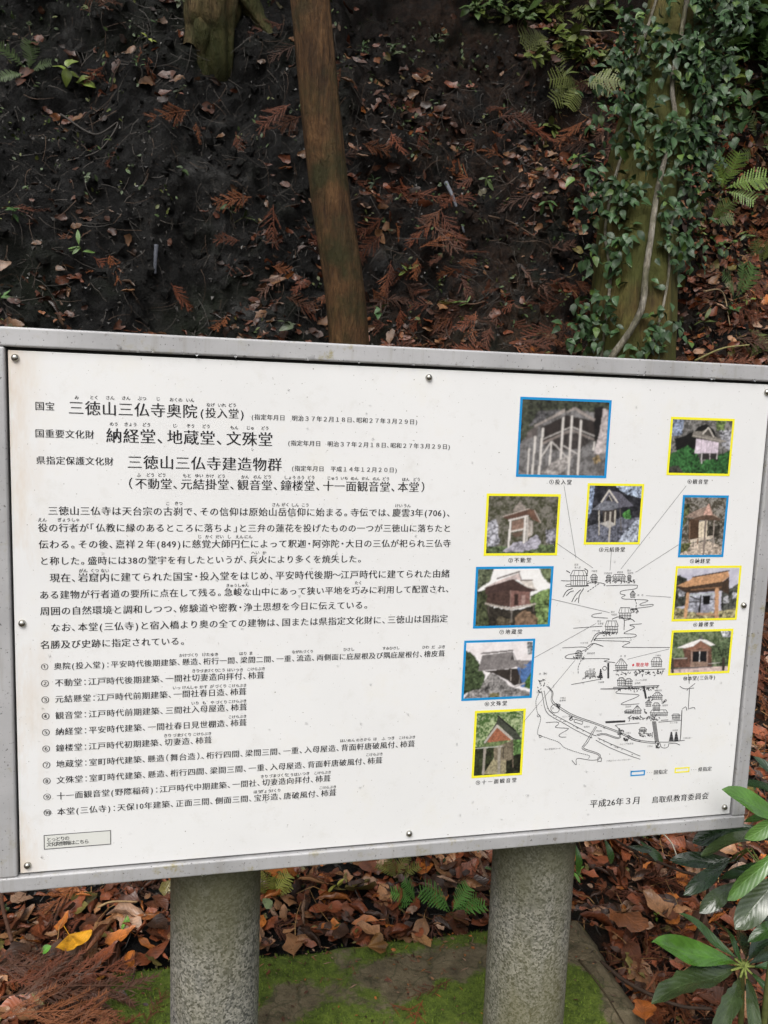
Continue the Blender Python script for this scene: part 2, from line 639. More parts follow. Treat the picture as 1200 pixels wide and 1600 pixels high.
M_BARK_ROOT = bark_material('peeling_root_bark', [(0.030, 0.018, 0.008), (0.12, 0.078, 0.034), (0.25, 0.17, 0.082)], (0.035, 0.045, 0.011), 0.5, 1.0)
M_BARK_GREY = bark_material('pale_vine_bark', [(0.16, 0.14, 0.10), (0.33, 0.30, 0.24), (0.50, 0.47, 0.40)], (0.12, 0.12, 0.06), 0.1, 2.0)


# ================================================================== the setting
# profile of the forest floor behind the board: flat, then an ever steeper earth bank
_py = np.array([-0.4, 0.3, 0.66, 1.0, 1.35, 1.7, 2.1, 2.5, 2.85, 3.15, 3.45, 3.75, 4.15, 4.9, 6.5, 10.0])
_pz = np.array([-0.09, -0.06, -0.035, 0.02, 0.17, 0.48, 1.02, 1.62, 2.24, 2.95, 3.80, 4.75, 5.70, 6.7, 7.9, 9.2])
_prof = spline(np.stack([_py, _pz], 1), 400)
_ps = np.concatenate([[0], np.cumsum(np.linalg.norm(np.diff(_prof, axis=0), axis=1))])
S_MAX = _ps[-1] - 0.01


def surf(x, s, rough=True):
    """point and normal of the bank at sideways place x and distance s up the slope"""
    x = np.asarray(x, float)
    s = np.asarray(s, float)
    y = np.interp(s, _ps, _prof[:, 0])
    z = np.interp(s, _ps, _prof[:, 1])
    y2 = np.interp(s + 0.05, _ps, _prof[:, 0])
    z2 = np.interp(s + 0.05, _ps, _prof[:, 1])
    ty, tz = y2 - y, z2 - z
    L = np.hypot(ty, tz) + 1e-9
    ny, nz = -tz / L, ty / L
    up = np.clip((s - 1.2) / 1.6, 0, 1)
    d = (fbm(x * 0.55, s * 0.55, 3, 3) - 0.5) * 0.55 * up
    d = d + (fbm(x * 1.9, s * 1.9, 8, 3) - 0.5) * (0.05 + 0.26 * up)
    d = d + (fbm(x * 6.5, s * 6.5, 14, 3) - 0.5) * (0.03 + 0.15 * up)
    if rough:
        d = d + (fbm(x * 22, s * 22, 21, 2) - 0.5) * (0.015 + 0.050 * up)
    yy = y + ny * d + 0.04 * x * up
    return np.stack([x, yy, z + nz * d], -1)


def surf_n(x, s):
    e = 0.04
    a = surf(x + e, s, False) - surf(x - e, s, False)
    b = surf(x, s + e, False) - surf(x, s - e, False)
    n = np.cross(a, b)
    return n / np.linalg.norm(n, axis=-1, keepdims=True)


xs = np.concatenate([np.linspace(-12, -2.7, 50), np.arange(-2.6, 4.2, 0.021), np.linspace(4.3, 14, 50)])
ss = np.concatenate([np.arange(0, 6.2, 0.021), np.linspace(6.3, S_MAX, 40)])
GX, GS = np.meshgrid(xs, ss)
BV = surf(GX, GS).reshape(-1, 3)
nx = len(xs)
ii, jj = np.meshgrid(np.arange(len(ss) - 1), np.arange(nx - 1), indexing='ij')
a0 = (ii * nx + jj).ravel()
BF = np.stack([a0, a0 + 1, a0 + nx + 1, a0 + nx], 1)
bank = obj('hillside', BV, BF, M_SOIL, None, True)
bank['kind'] = 'structure'
BVH = BVHTree.FromPolygons(BV.tolist(), BF.tolist())

g = 60.0
ground = obj('ground', [(-g, -g, -0.13), (g, -g, -0.13), (g, g, -0.13), (-g, g, -0.13)], [(0, 1, 2, 3)], M_FLOOR)
ground['kind'] = 'structure'


def on_bank(px, py):
    """where the sight line through a photo pixel meets the hillside"""
    d = Vector(ray(px, py))
    hit, n, _, _ = BVH.ray_cast(Vector(CAM), d.normalized())
    if hit is None:
        p = at_y(px, py, 3.6)
        return np.array(p), np.array([0, -0.8, 0.6])
    n = np.array(n)
    if n @ np.array(d) > 0:
        n = -n
    return np.array(hit), n


def drop_to(x, y):
    hit, n, _, _ = BVH.ray_cast(Vector((x, y, 12)), Vector((0, 0, -1)))
    return np.array(hit) if hit is not None else np.array((x, y, -0.13))


# ------------------------------------------------------------------ concrete slab that carries the posts
SX0, SX1, SY0, SY1, SZ = -0.64, 0.716, -0.42, 0.655, 0.0
slab = thing('concrete_slab', 'worn moss-covered concrete slab under the granite posts of the board', 'slab', (0.04, 0.12, -0.12))
gx, gy = np.linspace(0, 1, 110), np.linspace(0, 1, 90)
U, Vv = np.meshgrid(gx, gy)
X = SX0 + (SX1 - SX0) * U
Y = SY0 + (SY1 - SY0) * Vv
ed = np.minimum(np.minimum(X - SX0, SX1 - X), np.minimum(Y - SY0, SY1 - Y))
Z = SZ + (fbm(X * 9, Y * 9, 31) - 0.5) * 0.016 - 0.035 * np.clip(1 - ed / 0.05, 0, 1) ** 2
wob = (fbm(X * 7, Y * 7, 33) - 0.5) * 0.05 * np.clip(1 - ed / 0.08, 0, 1)
X = X + wob * np.where((X - SX0 < 0.08) | (SX1 - X < 0.08), 1, 0)
Y = Y + wob * np.where((Y - SY0 < 0.08) | (SY1 - Y < 0.08), 1, 0)
# moss grows everywhere but on a worn band across the middle and on the sunken right edge
band = np.exp(-((Y - (0.47 + 0.10 * (X + 0.1))) / 0.085) ** 2) * np.clip((X + 0.30) / 0.1, 0, 1)
redge = np.exp(-((X - 0.66) / 0.055) ** 2) * np.clip((Y + 0.1) / 0.2, 0, 1)
MOSS = np.clip(0.97 - 0.80 * band - 0.85 * redge + (fbm(X * 8, Y * 8, 41, 5) - 0.5) * 1.7, 0, 1)
SV = np.stack([X, Y, Z], -1).reshape(-1, 3)
nu = 110
ii, jj = np.meshgrid(np.arange(89), np.arange(109), indexing='ij')
a0 = (ii * nu + jj).ravel()
SF = np.stack([a0, a0 + 1, a0 + nu + 1, a0 + nu], 1).tolist()
ring = [i for i in range(nu)] + [r * nu + nu - 1 for r in range(1, 90)] + [89 * nu + i for i in range(nu - 2, -1, -1)] + [r * nu for r in range(88, 0, -1)]
base = len(SV)
low = SV[ring].copy()
low[:, 2] = -0.13
SV2 = np.vstack([SV, low])
for k in range(len(ring)):
    k2 = (k + 1) % len(ring)
    SF.append([ring[k2], ring[k], base + k, base + k2])
mc = np.concatenate([MOSS.ravel(), np.full(len(low), 0.8)])
obj('slab_body', SV2, SF, M_SLAB, slab, True, None, np.stack([mc] * 3, 1))
# moss cushions: short blades standing on the mossy part
so = Soup()
rr = np.random.default_rng(5)
Vl, Fl, Cl = [], [], []
for k in range(26000):
    i, j = rr.integers(0, 90), rr.integers(0, 110)
    if MOSS[i, j] < 0.52 + 0.25 * rr.random():
        continue
    x = X[i, j] + rr.uniform(-.007, .007)
    y = Y[i, j] + rr.uniform(-.007, .007)
    if y < 0.05 or ed[i, j] < 0.012:
        continue
    z = Z[i, j] - 0.001
    h = rr.uniform(0.004, 0.010)
    an = rr.uniform(0, 6.28)
    w = rr.uniform(0.0012, 0.0022)
    cx_, sx_ = math.cos(an) * w, math.sin(an) * w
    lx, ly = rr.uniform(-.004, .004, 2)
    n0 = len(Vl)
    Vl += [(x - cx_, y - sx_, z), (x + cx_, y + sx_, z), (x + lx, y + ly, z + h)]
    Fl.append((n0, n0 + 1, n0 + 2))
    b = rr.uniform(0.55, 1.35)
    Cl += [(0.12 * b, 0.175 * b, 0.023 * b)] * 3
mo = obj('moss', Vl, Fl, M_MOSS, slab, False, None, np.array(Cl))
mo['kind'] = 'stuff'

# ================================================================== the information board
board = thing('information_board', 'white information board with Japanese text, map and photographs on granite posts', 'sign', (0, 0.14, 0.0))
PX0, PX1, PZ0, PZ1 = -0.70, 0.70, 0.6616, 1.56
panel = obj('panel', *box(PX0, PX1, 0.0, 0.006, PZ0, PZ1), M_PANEL, board)
bevel(panel, 0.0012, 2)
obj('backing_plate', *box(-0.710, 0.710, 0.0115, 0.022, 0.650, 1.576), M_DARKPLATE, board)
for x0, x1, z0, z1 in [(-0.69, -0.65, 0.70, 1.50), (0.65, 0.69, 0.70, 1.50)]:
    obj('spacer', *box(x0, x1, 0.0058, 0.012, z0, z1), M_DARKPLATE, board)
FX0, FX1, FZ0, FZ1 = -0.7335, 0.7335, 0.6305, 1.5965
IX0, IX1, IZ0, IZ1 = -0.7037, 0.7037, 0.6580, 1.5655
fr = bpy.data.objects.new('frame', None)
COL.objects.link(fr)
fr.parent = board
for nm, b in (('top_rail', (FX0, FX1, IZ1, FZ1)), ('bottom_rail', (FX0, FX1, FZ0, IZ0)),
              ('side_rail', (FX0, IX0, IZ0 + 0.0004, IZ1 - 0.0004)), ('side_rail', (IX1, FX1, IZ0 + 0.0004, IZ1 - 0.0004))):
    yf = -0.0066 if 'side' not in nm else -0.0062
    o = obj(nm, *box(b[0], b[1], yf, 0.034, b[2], b[3]), M_STEEL, fr)
    bevel(o, 0.0036, 4)
# posts
for px_, nm in ((-0.362, 'post'), (0.318, 'post')):
    R, n = 0.0885, 72
    prof = [(0.0, 1.34), (0.078, 1.34), (0.0865, 1.334), (R, 1.322)] + [(R, z) for z in np.linspace(1.28, 0.0, 26)] + [(R, -0.12), (0.0, -0.12)]
    V, Fc = [], []
    for r, z in prof:
        for k in range(n):
            t_ = 2 * math.pi * k / n
            V.append((px_ + r * math.cos(t_), 0.128 + r * math.sin(t_), z))
    for i in range(len(prof) - 1):
        for k in range(n):
            k2 = (k + 1) % n
            Fc.append((i * n + k, (i + 1) * n + k, (i + 1) * n + k2, i * n + k2))
    obj(nm, V, Fc, M_GRANITE, board, True)
    obj('bracket', *box(px_ - 0.05, px_ + 0.05, 0.0215, 0.052, 0.95, 1.02), M_STEEL, board)
# dome-head screws
SCREWS = [(23, 559), (671, 590), (1200, 613), (34, 975), (1163.5, 946.5), (42.5, 1354), (640, 1304), (1133.5, 1262.5)]
for px, py in SCREWS:
    c = at_y(px, py, -0.004)
    V, Fc, n = [], [], 16
    prof = [(0.0065, 0.0008), (0.0062, -0.002), (0.0052, -0.0042), (0.0033, -0.0057), (0.0012, -0.0062)]
    for r, y in prof:
        for k in range(n):
            t_ = 2 * math.pi * k / n
            V.append((c[0] + r * math.cos(t_), y, c[2] + r * math.sin(t_)))
    for i in range(len(prof) - 1):
        for k in range(n):
            k2 = (k + 1) % n
            Fc.append((i * n + k, i * n + k2, (i + 1) * n + k2, (i + 1) * n + k))
    Fc.append(tuple(range((len(prof) - 1) * n, len(prof) * n)))
    obj('screw', V, Fc, M_SCREW, board, True)

# ------------------------------------------------------------------ lettering
_fc = bpy.data.curves.new('glyph', 'FONT')
_fc.resolution_u = 2
_fo = bpy.data.objects.new('glyph', _fc)
COL.objects.link(_fo)
_cache = {}


def glyph(ch, thin):
    """outline of one character as triangulated verts and faces on a one-em square"""
    k = (ch, thin)
    if k not in _cache:
        _fc.body = ch
        _fc.offset = -0.008 if thin else 0.0
        dg = bpy.context.evaluated_depsgraph_get()
        dg.update()
        me = bpy.data.meshes.new_from_object(_fo.evaluated_get(dg))
        V = np.array([v.co[:2] for v in me.vertices]).reshape(-1, 2)
        Fc = [tuple(p.vertices) for p in me.polygons]
        bpy.data.meshes.remove(me)
        _cache[k] = (V, Fc)
    return _cache[k]


HALF = set('0123456789()· P')
NARROW = {'、': 0.62, '。': 0.72, '：': 0.62, '・': 0.62, '「': 0.62, '」': 0.62, '（': 0.62, '）': 0.62, '〜': 0.8}


def adv(ch):
    return 0.52 if ch in HALF else NARROW.get(ch, 1.0)


YT = -0.0004     # print sits a fraction of a millimetre proud of the panel


def letters(soup, text, x0, x1, zc, size, smear=0.046, thin=True):
    """one line from x0 to x1 centred on height zc; strokes drawn wide across and thin down, as in a Mincho face"""
    w = [adv(c) for c in text]
    tot = sum(w)
    em = (x1 - x0) / tot
    acc = 0.0
    for c, wi in zip(text, w):
        if c not in ' 　':
            V, Fc = glyph(c, thin)
            if len(V):
                gw = 0.57 if c in HALF else 1.0
                mid = (V[:, 0].min() + V[:, 0].max()) / 2 if wi < 1.0 else 0.5
                if c in '、。':
                    mid = 0.30
                cxm = x0 + (acc + wi / 2) * em
                sh = (0.0,) if smear == 0 else (-smear / 2, 0.0, smear / 2)
                for q, dx in enumerate(sh):
                    P = np.empty((len(V), 3))
                    P[:, 0] = cxm + (V[:, 0] - mid + dx) * size
                    P[:, 1] = YT - 0.00008 * q
                    P[:, 2] = zc + (V[:, 1] - 0.37) * size
                    soup.add(P, Fc)
        acc += wi


def line(text, xa, ya, xb, yb, size_px, name='text_line', mat=None, parent=None, smear=0.046, thin=True):
    """a printed line whose middle runs from photo pixel (xa, ya) to (xb, yb)"""
    A, B = at_y(xa, ya, 0), at_y(xb, yb, 0)
    s = Soup()
    em = (B[0] - A[0]) / sum(adv(c) for c in text)
    size = min(size_px * SIZE_K, em * 0.97)
    letters(s, text, A[0], B[0], (A[2] + B[2]) / 2, size, smear, thin)
    return s.build(name, mat or M_INK, parent if parent is not None else panel)


SIZE_K = abs(at_y(400, 1100, 0)[2] - at_y(400, 1101, 0)[2])
HEADS = [
    ('国宝', 54, 634, 86, 635, 15.5), ('三徳山三仏寺奥院', 106, 639, 309, 641, 25), ('(投入堂)', 311, 645, 383, 646.5, 18.5),
    ('(指定年月日　明治３７年２月１８日、昭和２７年３月２９日)', 392, 651.5, 653, 659, 10),
    ('国重要文化財', 54, 677, 148, 679, 15.5), ('納経堂、地蔵堂、文殊堂', 165, 680, 427, 687, 25),
    ('(指定年月日　明治３７年２月１８日、昭和２７年３月２９日)', 449, 692, 704, 698, 10),
    ('県指定保護文化財', 56, 719, 178, 721, 15.5), ('三徳山三仏寺建造物群', 198, 722, 441, 726, 25),
    ('(指定年月日　平成１４年１２月２０日)', 455, 731.5, 621, 734.5, 10),
    ('（不動堂、元結掛堂、観音堂、鐘楼堂、十一面観音堂、本堂）', 198, 756, 666, 760.5, 18.5),
]
BODY = [
    ('三徳山三仏寺は天台宗の古刹で、その信仰は原始山岳信仰に始まる。寺伝では、慶雲3年(706)、', 74.5, 798, 706, 801.5),
    ('役の行者が「仏教に縁のあるところに落ちよ」と三弁の蓮花を投げたものの一つが三徳山に落ちたと', 59, 824.5, 705, 825.5),
    ('伝わる。その後、嘉祥２年(849)に慈覚大師円仁によって釈迦・阿弥陀・大日の三仏が祀られ三仏寺', 60, 850.5, 705, 849),
    ('と称した。盛時には38の堂宇を有したというが、兵火により多くを焼失した。', 61, 876, 568, 873.5),
    ('現在、岩窟内に建てられた国宝・投入堂をはじめ、平安時代後期〜江戸時代に建てられた由緒', 77, 902.5, 703, 896.5),
    ('ある建物が行者道の要所に点在して残る。急峻な山中にあって狭い平地を巧みに利用して配置され、', 61, 928.5, 704, 921),
    ('周囲の自然環境と調和しつつ、修験道や密教・浄土思想を今日に伝えている。', 62, 954.5, 578, 945.5),
    ('なお、本堂(三仏寺)と宿入橋より奥の全ての建物は、国または県指定文化財に、三徳山は国指定', 78.5, 980.5, 700, 966.5),
    ('名勝及び史跡に指定されている。', 62.5, 1006.5, 292, 1002.5),
]
LISTS = [
    ('① 奥院(投入堂)：平安時代後期建築、懸造、桁行一間、梁間二間、一重、流造、両側面に庇屋根及び隅庇屋根付、檜皮葺', 63, 1041.5, 695.5, 1021),
    ('② 不動堂：江戸時代後期建築、一間社切妻造向拝付、杮葺', 63, 1067.5, 413.5, 1055),
    ('③ 元結懸堂：江戸時代前期建築、一間社春日造、杮葺', 63.5, 1093, 385.5, 1080.5),
    ('④ 観音堂：江戸時代前期建築、三間社入母屋造、杮葺', 64, 1118.5, 386.5, 1105),
    ('⑤ 納経堂：平安時代建築、一間社春日見世棚造、杮葺', 64.5, 1144, 386, 1129),
    ('⑥ 鐘楼堂：江戸時代初期建築、切妻造、杮葺', 65, 1170, 331.5, 1156),
    ('⑦ 地蔵堂：室町時代建築、懸造（舞台造）、桁行四間、梁間三間、一重、入母屋造、背面軒唐破風付、杮葺', 65.5, 1195, 648.5, 1162),
    ('⑧ 文殊堂：室町時代建築、懸造、桁行四間、梁間三間、一重、入母屋造、背面軒唐破風付、杮葺', 66, 1220.5, 598, 1187.5),
    ('⑨ 十一面観音堂(野際稲荷)：江戸時代中期建築、一間社、切妻造向拝付、杮葺', 66.5, 1245.5, 517, 1215.5),
    ('⑩ 本堂(三仏寺)：天保10年建築、正面三間、側面三間、宝形造、唐破風付、杮葺', 67, 1270, 526, 1238),
]
for t_, xa, ya, xb, yb, s_ in HEADS:
    line(t_, xa, ya, xb, yb, s_, 'heading_line' if s_ > 12 else 'date_line')
for t_, xa, ya, xb, yb in BODY:
    line(t_, xa, ya, xb, yb, 16.2, 'paragraph_line')
for t_, xa, ya, xb, yb in LISTS:
    line(t_, xa, ya, xb, yb, 14.2, 'list_line')
line('平成26年３月', 921, 1255, 1001, 1251, 16, 'date_line')
line('鳥取県教育委員会', 1018, 1249, 1107, 1244, 16, 'issuer_line')

RUBY = [  # reading aids: (text, centre x, y, ...)
    [('み', 120, 621), ('とく', 147, 621), ('さん', 172, 621.5), ('さん', 197, 622), ('ぶつ', 222, 622.5), ('じ', 247, 623), ('おくの', 275, 624.5), ('いん', 297, 625)],
    [('なげ', 329, 632.5), ('いれ', 346.5, 633), ('どう', 363, 633)],
    [('のう', 178, 662.5), ('きょう', 204, 663), ('どう', 229, 663.5), ('じ', 273, 665), ('ぞう', 298, 665.5), ('どう', 322, 666), ('もん', 366, 668), ('じゅ', 391, 668.5), ('どう', 414, 669)],
    [('ふ', 217, 742), ('どう', 235, 742), ('どう', 253, 742), ('もと', 292, 743), ('ゆい', 311, 743), ('かけ', 328, 743.5), ('どう', 346, 744), ('かん', 383, 745), ('のん', 402, 745), ('どう', 418, 745), ('しょう', 453, 746), ('ろう', 470, 746), ('どう', 486, 746), ('じゅう', 520, 747), ('いち', 538, 747), ('めん', 554, 747.5), ('かん', 571, 747.5), ('のん', 588, 748), ('どう', 603, 748), ('ほん', 634, 749), ('どう', 651, 749)],
    [('こ', 262, 786.5), ('きつ', 279, 786.5), ('さん', 431, 788.5), ('がく', 446, 788.5), ('しん', 461, 789), ('こう', 477, 789), ('けい', 623, 790), ('うん', 636, 790)],
    [('えん', 66, 812), ('ぎょう', 100, 812), ('しゃ', 118, 812)],
    [('じ', 312, 838.5), ('かく', 327, 838.5), ('だい', 343, 838.5), ('し', 358, 838.5), ('えん', 374, 838.5), ('にん', 388, 838.5)],
    [('へい', 399, 863.5), ('か', 413, 863.5)],
    [('がん', 130, 891.5), ('くつ', 148, 891.5), ('ない', 164, 891.5)],
    [('きゅうしゅん', 371, 914.5), ('たく', 560, 910.5)],
    [('かけづくり', 295, 1023.5), ('けた', 322, 1022.5), ('ゆき', 335, 1022.5), ('はり', 380, 1021), ('ま', 392, 1020.5), ('ながれづくり', 473, 1018), ('ひさし', 545, 1014.5), ('すみひさし', 611, 1012.5), ('ひわ', 665, 1011), ('だ', 677, 1011), ('ぶき', 690, 1010.5)],
    [('きり', 306, 1048), ('づま', 318, 1048), ('づくり', 332, 1047.5), ('こう', 346, 1047), ('はい', 361, 1046.5), ('つき', 374, 1046.5), ('こけらぶき', 400, 1045)],
    [('いっ', 276, 1074.5), ('けん', 291, 1074), ('しゃ', 303, 1073.5), ('かす', 318, 1073), ('が', 331, 1072.5), ('づくり', 345, 1072), ('こけらぶき', 371, 1071)],
    [('いり', 305, 1098.5), ('も', 319, 1098), ('や', 332, 1097.5), ('づくり', 346, 1097), ('こけらぶき', 371, 1095.5)],
    [('こけらぶき', 371, 1119.5)],
    [('きり', 262, 1149), ('づま', 276, 1148.5), ('づくり', 290, 1148), ('こけらぶき', 316, 1146.5)],
    [('はい', 537, 1157), ('めん', 549, 1156.5), ('のき', 562, 1156), ('から', 574, 1155), ('は', 586, 1154.5), ('ふ', 599, 1154), ('つき', 611, 1153), ('こけらぶき', 636, 1152)],
    [('こけらぶき', 585, 1178.5)],
    [('きり', 413, 1213), ('づま', 426, 1212), ('づくり', 441, 1211), ('こう', 453, 1210.5), ('はい', 465, 1209.5), ('つき', 478, 1208.5), ('こけらぶき', 504, 1207)],
    [('ほう', 402, 1237), ('ぎょう', 415, 1236), ('づくり', 430, 1235), ('こけらぶき', 512, 1230)],
]
for row in RUBY:
    for t_, px, py in row:
        s = Soup()
        c = at_y(px, py, 0)
        em = 5.9 * SIZE_K
        if len(t_) >= 4:
            em *= 0.93
        letters(s, t_, c[0] - em * len(t_) / 2, c[0] + em * len(t_) / 2, c[2], em * 1.02, 0.03, False)
        s.build('reading_aid', M_INK, panel)


# ------------------------------------------------------------------ printed photographs
def inside(X, Y, P):
    r = np.zeros(X.shape, bool)
    n = len(P)
    for i in range(n):
        x1, y1 = P[i]
        x2, y2 = P[(i + 1) % n]
        if y1 == y2:
            continue
        c = ((y1 > Y) != (y2 > Y)) & (X < (x2 - x1) * (Y - y1) / (y2 - y1) + x1)
        r ^= c
    return r


def segd(X, Y, x1, y1, x2, y2):
    dx, dy = x2 - x1, y2 - y1
    t = np.clip(((X - x1) * dx + (Y - y1) * dy) / (dx * dx + dy * dy), 0, 1)
    return np.hypot(X - x1 - t * dx, Y - y1 - t * dy)


def paint(X, Y, ops, seed):
    """ops in order: ('f', colour, colour2, grain) whole picture; ('p', points, colour, rough) patch; ('l', x1,y1,x2,y2,width,colour)"""
    n1 = fbm(X / 46, Y / 46, seed, 4)
    n2 = fbm(X / 13, Y / 13, seed + 9, 3)
    C = np.zeros(X.shape + (3,))
    wx = X + (fbm(X / 30, Y / 30, seed + 4) - 0.5) * 26
    wy = Y + (fbm(X / 30, Y / 30, seed + 6) - 0.5) * 26
    for o in ops:
        if o[0] == 'f':
            k = np.clip((n1 - 0.5) * 2.0 + (n2 - 0.5) * o[3] * 1.1 + 0.45, 0, 1)[..., None]
            C = np.array(o[1]) * (1 - k) + np.array(o[2]) * k
        elif o[0] == 'p':
            r = o[3] if len(o) > 3 else 0.25
            m = inside(wx, wy, o[1]) if r >= 0.6 else inside(X, Y, o[1])
            sh = np.clip(1 + (n2 - 0.5) * 2.4 * r + (n1 - 0.5) * 1.4 * r, 0.15, 2.4)[..., None]
            C = np.where(m[..., None], np.array(o[2]) * sh, C)
        elif o[0] == 'l':
            d = segd(X, Y, *o[1:5])
            m = d < o[5] / 2
            C = np.where(m[..., None], np.array(o[6]) * (1 + (n2 - 0.5)[..., None] * 0.3), C)
    n3 = vnoise(X / 4.5, Y / 4.5, seed + 31)[..., None]
    n4 = vnoise(X / 9.0, Y / 9.0, seed + 37)[..., None]
    lum = C.mean(-1, keepdims=True)
    amp = np.where(lum > 0.6, 0.10, 0.34)
    C = C * (1 + (n3 - 0.5) * amp + (n4 - 0.5) * amp)
    C = np.clip(C, 0.003, 1) ** 1.32 * 0.98
    g_ = C.mean(-1, keepdims=True)
    C = g_ + (C - g_) * 0.78
    return np.clip(C, 0.006, 0.86)


